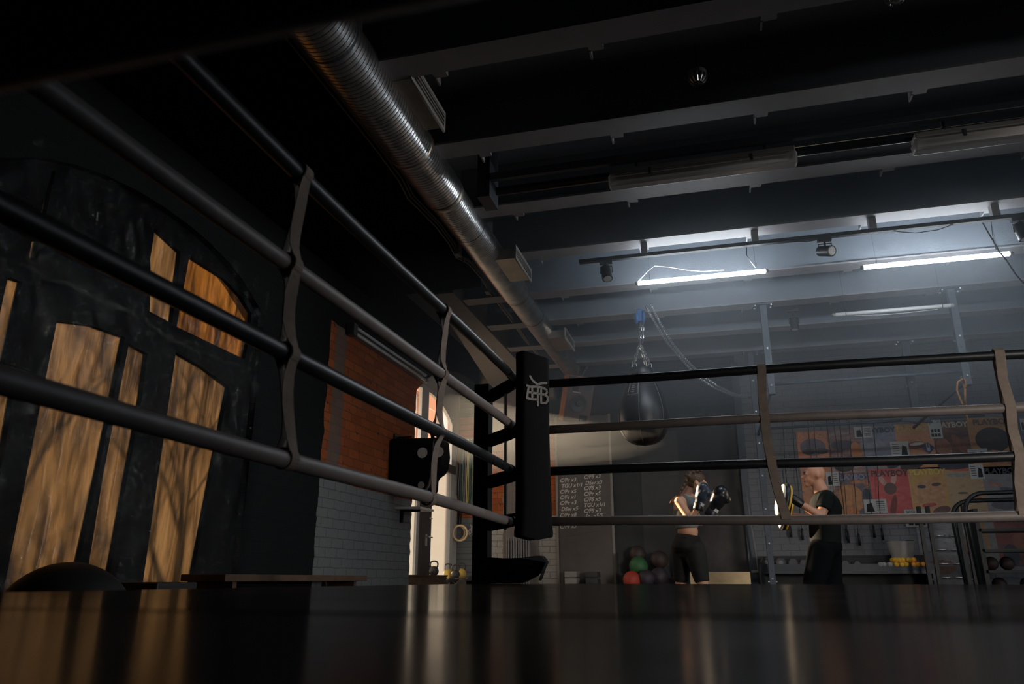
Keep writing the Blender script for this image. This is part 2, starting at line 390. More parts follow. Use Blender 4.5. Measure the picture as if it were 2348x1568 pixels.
    def prism(s, poly, d):
        """3-D polygon extruded by vector d"""
        n = len(poly); d = Vector(d); vs = [Vector(p) for p in poly] + [Vector(p) + d for p in poly]
        return s.add(vs, [tuple(range(n))[::-1], tuple(range(n, 2 * n))] + [(i, (i + 1) % n, n + (i + 1) % n, n + i) for i in range(n)])
    def grid(s, fn, nu, nv):
        vs = [fn(i / (nu - 1), j / (nv - 1)) for j in range(nv) for i in range(nu)]
        return s.add(vs, [(j * nu + i, j * nu + i + 1, (j + 1) * nu + i + 1, (j + 1) * nu + i) for j in range(nv - 1) for i in range(nu - 1)])
    def mesh(s, name):
        me = bpy.data.meshes.new(name); me.from_pydata([tuple(v) for v in s.v], [], s.f); me.update(); return me
def tag(o, label=None, cat=None, group=None, kind=None):
    for k, v in (('label', label), ('category', cat), ('group', group), ('kind', kind)):
        if v: o[k] = v
    return o
def thing(name, label, cat, loc=(0, 0, 0), group=None):
    o = bpy.data.objects.new(name, None); COL.objects.link(o); o.location = loc; o.empty_display_size = .05
    return tag(o, label, cat, group)
def recalc(me):
    import bmesh
    bm = bmesh.new(); bm.from_mesh(me); bmesh.ops.recalc_face_normals(bm, faces=bm.faces); bm.to_mesh(me); bm.free()
def put(name, mb, m, parent=None, smooth=False, bevel=0., label=None):
    me = mb.mesh(name) if isinstance(mb, MB) else mb
    recalc(me)
    me.materials.clear(); me.materials.append(M[m] if isinstance(m, str) else m)
    if smooth: me.polygons.foreach_set('use_smooth', [True] * len(me.polygons))
    o = bpy.data.objects.new(name, me); COL.objects.link(o)
    if parent is not None:
        o.parent = parent
        root = Vector((0, 0, 0)); p = parent
        while p is not None: root += p.location; p = p.parent
        o.location = -root
    if bevel:
        b = o.modifiers.new('bevel', 'BEVEL'); b.width = bevel; b.segments = 2; b.limit_method = 'ANGLE'
    if smooth == 'edges':
        try: me.set_sharp_from_angle(angle=math.radians(40))
        except Exception: pass
    if label: o['label'] = label
    return o
def single(name, mb, m, label, cat, group=None, smooth=False, bevel=0.):
    """a thing that is one mesh: origin moved to its own base"""
    o = put(name, mb, m, None, smooth, bevel); me = o.data
    xs = [v.co for v in me.vertices]; c = Vector(((min(v.x for v in xs) + max(v.x for v in xs)) / 2, (min(v.y for v in xs) + max(v.y for v in xs)) / 2, min(v.z for v in xs)))
    for v in me.vertices: v.co -= c
    o.location = c
    return tag(o, label, cat, group)
def struct(name, mb, m, smooth=False, bevel=0.):
    o = put(name, mb, m, None, smooth, bevel); o['kind'] = 'structure'; return o
def dup(root, loc, rotz=None, label=None, group=None):
    r = root.copy(); COL.objects.link(r); r.location = loc
    if rotz is not None: r.rotation_euler = (r.rotation_euler[0], r.rotation_euler[1], rotz)
    if label: r['label'] = label
    if group: r['group'] = group
    for ch in list(root.children):
        c = ch.copy(); COL.objects.link(c); c.parent = r
        for g in list(ch.children):
            d = g.copy(); COL.objects.link(d); d.parent = c
    return r
def plate(name, outline, holes, depth, xf):
    """2-D outline with holes -> solid plate; xf maps (u, v, w) to world, w in 0..depth"""
    cu = bpy.data.curves.new(name, 'CURVE'); cu.dimensions = '2D'; cu.fill_mode = 'BOTH'; cu.extrude = depth / 2
    for poly in [outline] + holes:
        sp = cu.splines.new('POLY'); sp.points.add(len(poly) - 1); sp.use_cyclic_u = True
        for i, (u, v) in enumerate(poly): sp.points[i].co = (u, v, 0, 1)
    o = bpy.data.objects.new(name, cu); COL.objects.link(o)
    dg = bpy.context.evaluated_depsgraph_get(); me = bpy.data.meshes.new_from_object(o.evaluated_get(dg))
    bpy.data.objects.remove(o); bpy.data.curves.remove(cu)
    for v in me.vertices: v.co = Vector(xf(v.co.x, v.co.y, v.co.z + depth / 2))
    return me
def text_mesh(txt, size, xf, depth=.002, shear=0., align='LEFT', bold=0.):
    cu = bpy.data.curves.new('text', 'FONT'); cu.body = txt; cu.size = size; cu.extrude = depth / 2; cu.shear = shear
    cu.align_x = align; cu.offset = bold; cu.resolution_u = 3
    o = bpy.data.objects.new('text', cu); COL.objects.link(o)
    dg = bpy.context.evaluated_depsgraph_get(); me = bpy.data.meshes.new_from_object(o.evaluated_get(dg))
    bpy.data.objects.remove(o)
    vs = [Vector(xf(v.co.x, v.co.y, v.co.z)) for v in me.vertices]; fs = [tuple(p.vertices) for p in me.polygons]
    bpy.data.meshes.remove(me)
    return vs, fs
def sculpt(name, mb, m, parent, voxel=.012, smooth=6, label=None):
    """several overlapping volumes fused into one continuous surface"""
    me = mb.mesh(name); recalc(me); o = bpy.data.objects.new(name, me); COL.objects.link(o)
    r = o.modifiers.new('r', 'REMESH'); r.mode = 'VOXEL'; r.voxel_size = voxel
    sm = o.modifiers.new('s', 'SMOOTH'); sm.iterations = smooth; sm.factor = .5
    dg = bpy.context.evaluated_depsgraph_get(); me2 = bpy.data.meshes.new_from_object(o.evaluated_get(dg))
    bpy.data.objects.remove(o)
    return put(name, me2, m, parent, True, label=label)
def arc(cx, cy, r, a0, a1, n, ry=None):
    return [(cx + r * math.cos(math.radians(a0 + (a1 - a0) * i / n)), cy + (ry or r) * math.sin(math.radians(a0 + (a1 - a0) * i / n))) for i in range(n + 1)]
def chain_mb(path, link=.045, wire=.0045, wid=.013):
    mb = MB(); path = [Vector(p) for p in path]; seg = []
    tot = sum((path[i + 1] - path[i]).length for i in range(len(path) - 1)); n = max(2, int(tot / (link * .74)))
    def at(t):
        d = t * tot
        for i in range(len(path) - 1):
            L = (path[i + 1] - path[i]).length
            if d <= L or i == len(path) - 2: return path[i].lerp(path[i + 1], min(1, d / L)), (path[i + 1] - path[i]).normalized()
            d -= L
    for k in range(n):
        c, t = at((k + .5) / n); up = Vector((0, 0, 1)) if abs(t.z) < .9 else Vector((0, 1, 0))
        sd = t.cross(up).normalized(); up = sd.cross(t)
        a = sd if k % 2 else up; a = (a * .8 + (up if k % 2 else sd) * .4).normalized()
        h = link / 2 - wid / 2; pts = []
        for i in range(4): q = PI * i / 3 - PI / 2; pts.append(c + t * (h + wid * .5 * math.cos(q)) + a * wid * math.sin(q) * .8)
        for i in range(4): q = PI * i / 3 + PI / 2; pts.append(c + t * (-h + wid * .5 * math.cos(q)) + a * wid * math.sin(q) * .8)
        mb.tube(pts, wire, 4, True)
    return mb

# ================================================================ the room
FZ = 0.0; PZ = .5; XW = -3.7; YF = 11.7; ZC = 4.05; ZB = 3.6; XD = -4.04
struct('floor', MB().bx(-4.1, 7.2, -3.2, 11.9, -.1, 0), 'floor')
struct('ceiling', MB().bx(-4.1, 7.2, -3.2, 11.9, ZC, ZC + .15), 'ceil')
struct('wall_right', MB().bx(7, 7.2, -3, 11.7, 0, ZC), 'wall_dark')
def fill_window(name, y0, y1, z0, z1, n):  # unseen windows put in so the fill lights have a source
    holes = []; w_ = (y1 - y0) / n
    for i in range(n):
        for (a, b_) in ((z0 + .06, (z0 + z1) / 2 - .03), ((z0 + z1) / 2 + .03, z1 - .06)):
            holes.append([(y0 + w_ * i + .04, a), (y0 + w_ * (i + 1) - .04, a), (y0 + w_ * (i + 1) - .04, b_), (y0 + w_ * i + .04, b_)])
    f = struct(name, plate(name, [(y0, z0), (y1, z0), (y1, z1), (y0, z1)], holes, .04, lambda u, v, q: (6.94 + q, u, v)), 'frame')
    for h in holes: put('pane', MB().add([(6.985, y, z) for y, z in h], [(0, 1, 2, 3)]), 'frost', f, label='frosted pane of an added unseen window')
fill_window('fill_window_2', 3.3, 9.3, .6, 3.2, 6); fill_window('fill_window_3', -2.9, .2, .6, 2.2, 3)  # added frames on the right wall, set around the fill lights
struct('wall_back', MB().bx(-4.1, 7, -3.2, -3, 0, ZC), 'wall_dark')
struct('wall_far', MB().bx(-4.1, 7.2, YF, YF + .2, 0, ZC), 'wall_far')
# left wall with the curtained window opening and the arched door recess
win_hole = [(2.75, .42), (5.45, .42), (5.45, 2.72)] + arc(4.1, 2.55, 1.35, 18, 162, 12, .55)[1:-1] + [(2.75, 2.72)]
door_hole = [(8.97, .0), (11.69, .0), (11.69, 3.56), (11.4, 3.60), (11.0, 3.595), (10.6, 3.56), (10.2, 3.48), (9.96, 3.41), (9.6, 3.28), (9.3, 3.12), (8.97, 2.92)]
# ragged brick edge of the pier
rag = [(8.97 + .007 * math.sin(z * 31) + .006 * math.sin(z * 83 + 1) - (.02 * math.sin(z * 19) ** 2 if z < 1.47 else 0), z) for z in [2.9 - .05 * i for i in range(58)]]
door_hole2 = door_hole[:-1] + rag + []
door_hole2 = [p for p in door_hole2 if p != (8.97, .0)] + [(8.97, .001)]
wl = plate('wall_left', [(-3.0, 0), (11.7, 0), (11.7, ZC), (-3.0, ZC)], [win_hole, door_hole2], .34, lambda u, v, w_: (XD + w_, u, v))
struct('wall_left', wl, 'wall_left')
# inner plaster wall that holds the door
def door_arch(y0, y1, zs, rise, n=14): c = (y0 + y1) / 2; return arc(c, zs, (y1 - y0) / 2, 0, 180, n, rise)
DY0, DY1 = 8.92, 11.5
dh = [(DY0, 0.0), (DY1, 0.0)] + door_arch(DY0, DY1, 2.72, .55)
ip = plate('trim_1', [(8.6, .0), (11.7, .0), (11.7, 3.9), (8.6, 3.9)], [[(y, max(z, .001)) for y, z in dh]], .06, lambda u, v, w_: (XD - .062 + w_, u, v))
struct('trim_1', ip, 'plaster')
struct('trim_2', MB().prism([(-2.69, 7.47, ZB), (-2.69, YF, ZB), (-3.5, YF, ZB), (-2.95, 7.47, ZB)], (0, 0, .44)), 'soffit')
# dark reveal behind the curtained window
struct('trim_9', MB().bx(-3.70, -2.36, -2.99, 7.46, 3.63, 4.04), 'winblack')
struct('trim_3', MB().bx(XD - .05, XD - .01, 2.2, 2.75, .2, 3.5).bx(XD - .05, XD - .01, 5.45, 6, .2, 3.5).bx(XD - .05, XD - .01, 2.2, 6, 3.1, 3.7).bx(XD - .05, XD - .01, 2.2, 6, 0, .42), 'black')
struct('ground', MB().bx(-30, -4.2, -20, 45, -.2, -.1), 'concrete')

# curtained window: dark frame with openings, amber sheeting in each, a clear crumpled sheet hung over all
PX = -3.75
def P(*l): return [(onX(a, b, PX).y, onX(a, b, PX).z) for a, b in l]
panes = [
    [(3.43, .45), (3.90, .45), (3.95, 1.2), (3.985, 2.08), (3.70, 2.07), (3.44, 2.01)],
    [(3.99, .46), (4.17, .46), (4.22, 1.7), (4.21, 2.03), (4.03, 2.05), (3.99, 1.2)],
    [(4.48, .45), (4.98, .45), (5.08, 1.4), (5.15, 2.02), (4.8, 2.09), (4.49, 2.12)],
    [(4.46, 2.31), (5.32, 2.30), (5.355, 2.5), (5.34, 2.72), (5.18, 2.81), (4.92, 2.88), (4.49, 2.89)],
    [(4.17, 2.33), (4.41, 2.32), (4.39, 2.88), (4.10, 2.94), (4.10, 2.7), (4.13, 2.58)],
    [(3.19, 2.60), (3.225, 2.60), (3.228, 2.92), (3.205, 2.90)],
    [(3.175, 2.31), (3.212, 2.32), (3.213, 2.44), (3.170, 2.42)],
    [(3.07, 1.65), (3.16, 1.64), (3.165, 2.16), (3.07, 2.15)],
    [(3.02, .46), (3.30, .46), (3.25, 1.55), (3.08, 1.55)],
]
fr = plate('window_1', [(2.7, .42), (5.5, .42), (5.5, 3.2), (2.7, 3.2)], panes, .05, lambda u, v, w_: (PX - .06 + w_, u, v))
win = struct('window_1', fr, 'winblack')
for k, pl in enumerate(panes):
    cy = sum(p[0] for p in pl) / len(pl); cz = sum(p[1] for p in pl) / len(pl)
    mb = MB().add([(PX - .045, y + (y - cy) * .03, z + (z - cz) * .03) for y, z in pl], [tuple(range(len(pl)))])
    o = put('pane', mb, 'amber2' if k == 3 else 'amber', win); o['label'] = 'amber backlit plastic sheeting'
KN = [(4.05, 2.22, .6), (4.34, 2.14, .5), (5.2, 2.2, .3)]
def crumple(u, v):
    y = 2.85 + u * 2.62; z = .45 + v * 2.6; d = .0
    for (ky, kz, a) in KN:
        r = math.hypot(y - ky, z - kz) + .06; th = math.atan2(z - kz, y - ky)
        d += .012 * math.sin(th * 17 + 3 * r) * min(1, .35 / r) * a
    d += .010 * math.sin(y * 23 + 2.5 * math.sin(z * 3.1)) + .006 * math.sin(y * 41 + z * 5 + 2 * math.sin(z * 9))
    return Vector((PX + .045 + d, y, z))
put('plastic_sheet', MB().grid(crumple, 150, 110), 'film', win, True)['label'] = 'clear crumpled plastic sheet'
rl = MB()
for (a, b) in (((3.0, 2.22), (4.05, 2.23)), ((4.05, 2.23), (4.34, 2.16)), ((4.34, 2.16), (5.3, 2.2))):
    rl.tube([(PX + .06 + .01 * math.sin(t * 3), a[0] + (b[0] - a[0]) * t / 8, a[1] + (b[1] - a[1]) * t / 8 + .012 * math.sin(t * 2.2)) for t in range(9)], .018, 7)
put('gathered_fold', rl, 'film', win, True)

# glazed arched double door
door = bpy.data.objects.new('door_1', None); COL.objects.link(door); door['kind'] = 'structure'; door.location = (XD, 10.2, 0)
dxf = lambda u, v, w_: (XD - .05 + w_, u, v)
def zarch(y): c = (DY0 + DY1) / 2; a = (DY1 - DY0) / 2; return 2.72 + .55 * math.sqrt(max(0, 1 - ((y - c) / a) ** 2))
ZT = 2.18
lower = [[(8.98, .12), (9.98, .12), (9.98, ZT - .06), (8.98, ZT - .06)], [(10.55, .12), (11.36, .12), (11.36, ZT - .06), (10.55, ZT - .06)]]
def fan(y0, y1, zb, gap=.06, n=8):
    return [(y0, zb), (y1, zb)] + [(y1 + (y0 - y1) * i / n, zarch(y1 + (y0 - y1) * i / n) - gap) for i in range(n + 1)]
upper = [fan(8.98, 9.40, ZT + .08), fan(9.46, 10.02, ZT + .08), fan(10.30, 10.78, ZT + .08), fan(10.84, 11.36, ZT + .08)]
do = [(DY0, .0), (DY1, .0)] + door_arch(DY0, DY1, 2.72, .55)
put('door_frame', plate('door_frame', do, lower + upper, .05, dxf), 'frame', door)
put('meeting_stile', MB().bx(XD - .06, XD + .02, 10.08, 10.50, .05, ZT - .02), 'darkframe', door)
put('transom', MB().bx(XD - .06, XD + .03, DY0, DY1, ZT - .05, ZT + .07), 'darkframe', door)
for pl in lower: put('pane', MB().add([(XD - .03, y, z) for y, z in pl], [(0, 1, 2, 3)]), 'frost', door, label='frosted pane of an added unseen window')
for pl in upper: put('pane', MB().add([(XD - .03, y, z) for y, z in pl], [tuple(range(len(pl)))]), 'glass', door, label='clear arched glass pane')
put('door_handle', MB().cyl((XD + .02, 10.30, 1.10), (XD + .07, 10.30, 1.10), .012).cyl((XD + .07, 10.30, 1.10), (XD + .07, 10.42, 1.10), .010).bx(XD + .02, XD + .03, 10.27, 10.33, .98, 1.14), 'chrome', door, label='chrome door handle')
put('latch', MB().cyl((XD + .02, 10.33, 1.36), (XD + .06, 10.33, 1.36), .010).cyl((XD + .06, 10.33, 1.36), (XD + .06, 10.42, 1.36), .009), 'chrome', door)

# outside: the house across the yard and a bare tree
b = thing('brick_building', 'orange brick house across the yard, seen through the clear arched door panes', 'building', (-9.5, 24, -.1))
put('facade', plate('facade', [(14, -.1), (42, -.1), (42, 9.5), (14, 9.5)], [[(16 + 3.2 * i, 4.6), (17.2 + 3.2 * i, 4.6), (17.2 + 3.2 * i, 6.6), (16 + 3.2 * i, 6.6)] for i in range(7)], .3, lambda u, v, w_: (-9.8 + w_, u, v)), 'brickout', b)
for i in range(7): put('window', MB().bx(-9.75, -9.7, 16 + 3.2 * i, 17.2 + 3.2 * i, 4.6, 6.6), 'white', b)
def branch(mb, p, d, L, r, depth):
    q = p + d * L; mid = p.lerp(q, .5) + Vector((random.uniform(-1, 1), random.uniform(-1, 1), 0)) * L * .05
    mb.tube([p, mid, q], r, 5, rs=[r, r * .85, r * .7])
    if depth > 0:
        for k in range(3):
            nd = (d + Vector((random.uniform(-.8, .8), random.uniform(-.8, .8), random.uniform(-.1, .55)))).normalized()
            branch(mb, q if k < 2 else mid, nd, L * random.uniform(.62, .8), r * .62, depth - 1)
tm = MB()
for (yy, zz) in ((4.9, 0), (6.2, 0)):
    branch(tm, Vector((-6.4, yy, -.1)), Vector((0, -.08, 1)).normalized(), 1.3, .05, 5)
single('bare_shrub', tm, 'bark', 'bare branched shrub outside whose shadow falls on the amber sheeting', 'shrub')

# ---------------------------------------------------------------- steel beams
beamY = [.52, 1.55, 2.58, 3.60, 4.585, 5.61, 6.617, 7.72, 8.69, 9.67, 10.68]
ordn = {0: 'nearest beam overhead behind the camera side', 1: 'second beam from the camera end', 2: 'third beam from the camera end', 3: 'beam crossing the dark top edge of the picture', 4: 'beam just behind the round bulkhead lamp', 5: 'beam just behind the two boxed lamps', 6: 'beam with the black spotlight track under it', 7: 'beam right behind the two lit tubes', 8: 'beam that carries the blue pulley and the rig posts', 9: 'beam behind the unlit hanging tube', 10: 'beam nearest the far wall'}
for i, y in enumerate(beamY):
    if y < 1.5: continue
    t = thing('steel_beam', 'grey painted steel ceiling beam, ' + ordn[i], 'beam', (0, y + .1, ZB), 'steel ceiling beams')
    xl = -3.0 if i < 4 else -2.62
    xl = -2.0 if y < 7.3 else -2.66
    put('flange', MB().bx(xl, 6.98, y, y + .20, ZB, ZB + .016), 'beam', t)
    put('web', MB().bx(xl, 6.98, y + .092, y + .108, ZB + .016, ZC), 'ceil', t)
    if 3 <= i <= 8:
        for x in [-1.5 + 1.0 * k for k in range(5)]:
            put('bracket', MB().prism([(x - .045, y + .2, ZB + .002), (x - .045, y + .25, ZB + .002), (x - .045, y + .21, ZC), (x - .045, y + .11, ZC), (x - .045, y + .11, ZB + .016), (x - .045, y + .2, ZB + .016)], (.09, 0, 0)).prism([(x - .045, y + .24, ZB + .002), (x - .045, y + .33, ZB + .002), (x - .045, y + .20, ZC), (x - .045, y + .15, ZC)], (.012, 0, 0)), 'beam', t)
t = thing('ceiling_conduit', 'pair of dark steel tubes running above the boxed lamps', 'pipe', (0, 5.1, 3.5))
put('pipe', MB().bx(-1.56, 6.9, 5.00, 5.05, 3.50, 3.56), 'dmetal', t, bevel=.006)
put('pipe', MB().cyl((-1.56, 5.20, 3.50), (6.9, 5.20, 3.50), .035), 'dmetal', t, True)
put('hanger', MB().bx(-1.62, -1.52, 5.0, 5.24, 3.36, 4.05), 'dmetal', t)
put('hanger', MB().bx(3.4, 3.46, 5.0, 5.24, 3.46, 4.05), 'dmetal', t)

# ---------------------------------------------------------------- spiral duct
DX, DZ = -2.0, 3.59
t = thing('spiral_duct', 'silver spiral ventilation duct running under the ceiling', 'duct', (DX, 7, DZ))
def duct(y0, y1, r0, r1, dz0, dz1):
    n = int((y1 - y0) / .034); pr = []
    for k in range(n):
        a = y0 + (y1 - y0) * k / n; st = (y1 - y0) / n; r = r0 + (r1 - r0) * k / n
        pr += [(a - y0, r + .000), (a - y0 + st * .30, r + .001), (a - y0 + st * .78, r + .0005), (a - y0 + st * .82, r - .013), (a - y0 + st * .97, r - .013)]
    pr.append((y1 - y0, r1))
    return MB().lathe(pr, (DX, y0, DZ), (0, 1, 0), 40, False)
put('duct_section', duct(2.6, 4.53, .178, .178, 0, 0), 'galv', t, 'edges')
put('duct_section', duct(4.55, 5.22, .176, .170, 0, 0), 'galv', t, 'edges')
put('duct_section', duct(5.30, 7.62, .158, .150, 0, 0), 'galv', t, 'edges')
put('duct_section', duct(7.66, 10.92, .142, .135, 0, 0), 'galv', t, 'edges')
put('collar', MB().lathe([(0, .170), (.01, .176), (.07, .168), (.09, .158)], (DX, 5.22, DZ), (0, 1, 0), 40, False), 'galvmatt', t, True)
put('collar', MB().lathe([(0, .150), (.01, .154), (.06, .150), (.08, .142)], (DX, 7.60, DZ), (0, 1, 0), 40, False), 'galvmatt', t, True)
put('collar', MB().lathe([(0, .172), (.01, .181), (.03, .181), (.04, .172)], (DX, 4.52, DZ), (0, 1, 0), 40, False), 'galvmatt', t, True)
for (y0, y1, z0, z1, xr) in ((3.78, 4.42, 3.585, 3.745, -1.83), (6.42, 7.06, 3.455, 3.60, -1.86), (8.88, 9.50, 3.42, 3.56, -1.88)):
    g = put('outlet_box', MB().bx(xr - .04, -1.695, y0 + .03, y1 - .03, z0 + .02, z1 - .02), 'galvmatt', t, label='rectangular outlet of the duct')
    put('grille', plate('grille', [(y0, z0), (y1, z0), (y1, z1), (y0, z1)], [[(y0 + .025, z0 + .025), (y1 - .025, z0 + .025), (y1 - .025, z1 - .025), (y0 + .025, z1 - .025)]], .015, lambda u, v, w_: (-1.695 + w_, u, v)), 'grille', g)
    sl_ = MB()
    for k in range(4):
        z = z0 + .035 + k * (z1 - z0 - .06) / 3.2; sl_.box((-1.69, (y0 + y1) / 2, z), (.022, y1 - y0 - .05, .004), (0, .5, 0))
    put('slat', sl_, 'grille', g)
for y, r in ((3.3, .180), (5.9, .157), (8.4, .143)): put('hanger_strap', MB().lathe([(0, r), (.02, r)], (DX, y, DZ), (0, 1, 0), 32, False).cyl((DX, y + .01, DZ + r - .01), (DX, y + .01, ZC), .006), 'dmetal', t)

# cables alongside the duct
def cable(name, px, plane, r, m, label, group=None):
    pts = [onZ(a, b_, plane) for a, b_ in px]; sm = []
    for i in range(len(pts) - 1):
        for k in range(4): sm.append(pts[i].lerp(pts[i + 1], k / 4))
    sm.append(pts[-1])
    single(name, MB().tube(sm, r, 6), m, label, 'cable', group, True)
cp = [(650, 80), (760, 215), (860, 340), (915, 415), (935, 455), (965, 485), (1000, 520), (1030, 560), (1045, 590), (1075, 605), (1105, 640), (1125, 675), (1165, 725), (1200, 775), (1240, 825)]
for k, off in enumerate((0, 9, 16)):
    cable('ceiling_cable', [(a + off * (1 - i / 18), b_ - off * .6 * (1 - i / 18)) for i, (a, b_) in enumerate(cp)], 3.62 + .02 * k, .007, 'cable', ('grey ceiling cable hanging lowest of the bundle left of the duct', 'grey ceiling cable in the middle of the bundle left of the duct', 'grey ceiling cable nearest the duct in the bundle')[k], 'cables beside the duct')
q = onZ(1050, 578, 3.62); single('junction_box', MB().box(q + Vector((0, 0, .02)), (.05, .1, .12)), 'cable', 'small grey junction box on the cable bundle beside the duct', 'junction box', bevel=.006)
q = onZ(1118, 665, 3.62); single('junction_box', MB().box(q + Vector((0, 0, .02)), (.05, .1, .12)), 'cable', 'small grey cable clip box farther along, above the corner pad', 'junction box', bevel=.006)

# ---------------------------------------------------------------- lamps
def tube_lamp(x0, x1, y, z, lit, label, dz=0.):
    t = thing('tube_lamp', label, 'lamp', ((x0 + x1) / 2, y, z), 'hanging tube lamps')
    a = Vector((x0, y, z)); b_ = Vector((x1, y, z + dz)); d = (b_ - a).normalized()
    put('glass_tube', MB().cyl(a, b_, .021, seg=20), 'lit' if lit else 'unlit', t, True)
    put('end_cap', MB().cyl(a - d * .03, a + d * .005, .019).cyl(a - d * .04, a - d * .03, .008), 'socket', t, True)
    put('end_cap', MB().cyl(b_ - d * .005, b_ + d * .03, .019).cyl(b_ + d * .03, b_ + d * .04, .008), 'socket', t, True)
    for f in (.09, .93):
        p = a.lerp(b_, f); put('cable_tie', MB().tube([p + Vector((0, .023 * math.cos(q), .023 * math.sin(q))) for q in [PI * 2 * i / 12 for i in range(12)]], .003, 5, True).cyl(p + Vector((0, 0, .02)), p + Vector((.01, 0, .09)), .002).cyl(p + Vector((0, 0, .02)), (p.x, p.y + .02, ZC), .0012), 'black', t)
    return t
t = tube_lamp(-.60, .62, 7.17, 3.38, True, 'bright lit tube lamp, left one, above the pear shaped bag')
wp = [(-.60, 7.17, 3.40)] + [tuple(onY(a, b_, 7.17)) for a, b_ in ((1485, 622), (1501, 609), (1535, 612), (1575, 619), (1610, 622), (1660, 619))]
put('wire', MB().tube(wp, .004, 6), 'whitecable', t, True, label='white slack wire')
tube_lamp(1.53, 2.76, 7.32, 3.38, True, 'bright lit tube lamp, right one, under the sagging black cables')
t = tube_lamp(1.40, 2.53, 8.40, 3.28, False, 'unlit white tube lamp hanging between the rig posts')
put('wire', MB().tube([onY(a, b_, 8.38) for a, b_ in ((1960, 723), (2020, 722), (2080, 717), (2150, 709))], .003, 6), 'whitecable', t, True)
def box_lamp(x0, x1, y, z, label):
    t = thing('box_lamp', label, 'lamp', ((x0 + x1) / 2, y, z), 'boxed tube lamps under the ceiling')
    prof = lambda s: [(-.07 * s, 0), (-.045 * s, -.085 * s), (.045 * s, -.085 * s), (.07 * s, 0)]
    put('housing', MB().prism([(x0 + .01, y - .065, z + .085), (x0 + .01, y + .065, z + .085), (x0 + .01, y + .06, z + .13), (x0 + .01, y - .06, z + .13)], (x1 - x0 - .02, 0, 0)), 'socket', t, bevel=.008)
    put('tray', MB().bx(x0 + .05, x1 - .05, y - .035, y + .035, z + .065, z + .085), 'white', t)
    put('cover', MB().prism([(x0, y + a, z + .085 + b_) for a, b_ in prof(1)], (x1 - x0, 0, 0)), 'lampcover', t, bevel=.015)
    for yy in (-.025, .025): put('glass_tube', MB().cyl((x0 + .06, y + yy, z + .045), (x1 - .06, y + yy, z + .045), .013), 'unlit', t, True)
    put('clip', MB().bx(x0 + .30, x0 + .32, y - .075, y - .066, z + .05, z + .10).bx(x1 - .32, x1 - .30, y - .075, y - .066, z + .05, z + .10), 'dmetal', t)
    put('stay', MB().bx(x0 + .2, x0 + .22, y - .01, y + .01, z + .13, 3.56).bx(x1 - .22, x1 - .2, y - .01, y + .01, z + .13, 3.56), 'dmetal', t)
box_lamp(-.605, .735, 5.10, 3.34, 'unlit boxed lamp with clear cover, whole one in the middle of the ceiling')
box_lamp(1.50, 2.84, 5.15, 3.34, 'unlit boxed lamp with clear cover, cut off by the right edge')
def bulkhead(x, y, z, label):
    t = thing('bulkhead_lamp', label, 'lamp', (x, y, z), 'round bulkhead lamps')
    put('stem', MB().cyl((x, y, z + .05), (x, y, ZC), .008), 'dmetal', t)
    put('base', MB().lathe([(0, .062), (.03, .062)], (x, y, z + .035), (0, 0, 1), 24), 'socket', t)
    put('glass_dome', MB().lathe([(0, .004), (.012, .03), (.035, .050), (.06, .058)], (x, y, z - .025), (0, 0, 1), 24), 'lampcover', t, True)
    for i in range(12):
        a = 2 * PI * i / 12; put('cage_rib', MB().tube([(x + .064 * math.cos(a), y + .064 * math.sin(a), z + .035), (x + .058 * math.cos(a), y + .058 * math.sin(a), z + .005), (x + .034 * math.cos(a), y + .034 * math.sin(a), z - .022)], .004, 4), 'chrome', t)
q = onZ(1600, 185, 3.76); bulkhead(q.x, q.y, 3.76, 'small round caged lamp hanging in the dark above the boxed lamps')
q = onZ(2055, -3, 3.72); bulkhead(q.x, q.y, 3.72, 'small round caged lamp cut off by the top edge of the picture')
t = thing('light_track', 'black spotlight track running under the ceiling beam', 'track', (0, 6.72, 3.47))
put('rail', MB().bx(-1.12, 4.6, 6.69, 6.735, 3.46, 3.495), 'black', t)
for x in (-.52, .49, 1.49, 2.46): put('rail_stay', MB().bx(x, x + .06, 6.68, 6.75, 3.49, 3.60), 'beam', t)
def spot(x, y, z, d, label, top=3.46, lens=True):
    t = thing('track_spotlight', label, 'spotlight', (x, y, z), 'black spotlights')
    d = Vector(d).normalized(); p = Vector((x, y, z))
    put('adapter', MB().bx(x - .06, x + .06, y - .02, y + .02, top - .03, top), 'black', t)
    put('bracket', MB().cyl((x, y, z + .02), (x, y, top - .02), .010).tube([(x - .055, y, z), (x - .055, y, z + .07), (x + .055, y, z + .07), (x + .055, y, z)], .006, 6), 'black', t)
    put('housing', MB().lathe([(-.075, .040), (-.07, .047), (.06, .050), (.075, .050)], p, d, 24), 'blackgloss', t, 'edges')
    put('lens', MB().lathe([(.0751, .040), (.078, .034)], p, d, 24), 'unlit', t)
spot(-.86, 6.715, 3.335, (.15, -.35, -1), 'black track spotlight left of the lit tube')
spot(1.11, 6.715, 3.335, (.75, -1, -.5), 'black track spotlight with its lens facing the camera')
spot(2.66, 6.715, 3.335, (.2, -.1, -1), 'black track spotlight at the right edge of the picture')
spot(1.05, 9.1, 3.44, (0, 0, -1), 'black spotlight hanging in haze behind the left rig post', 3.62)
def sag(name, pxs, y, r, label): single(name, MB().tube([onY(a, b_, y) for a, b_ in pxs], r, 6), 'black', label, 'cable', smooth=True)
sag('hanging_cable', [(1783, 547), (1815, 553), (1850, 554), (1890, 547), (1930, 534)], 6.712, .004, 'thin black cable sagging under the track left of the lens spotlight')
sag('hanging_cable', [(2028, 524), (2060, 531), (2100, 534), (2150, 527), (2212, 505)], 6.712, .004, 'thin black cable sagging under the track right of the lens spotlight')
sag('hanging_cable', [(2247, 500), (2270, 540), (2290, 575), (2308, 597), (2330, 630), (2348, 650)], 6.95, .007, 'thick black power cable crossing the end of the right lit tube')
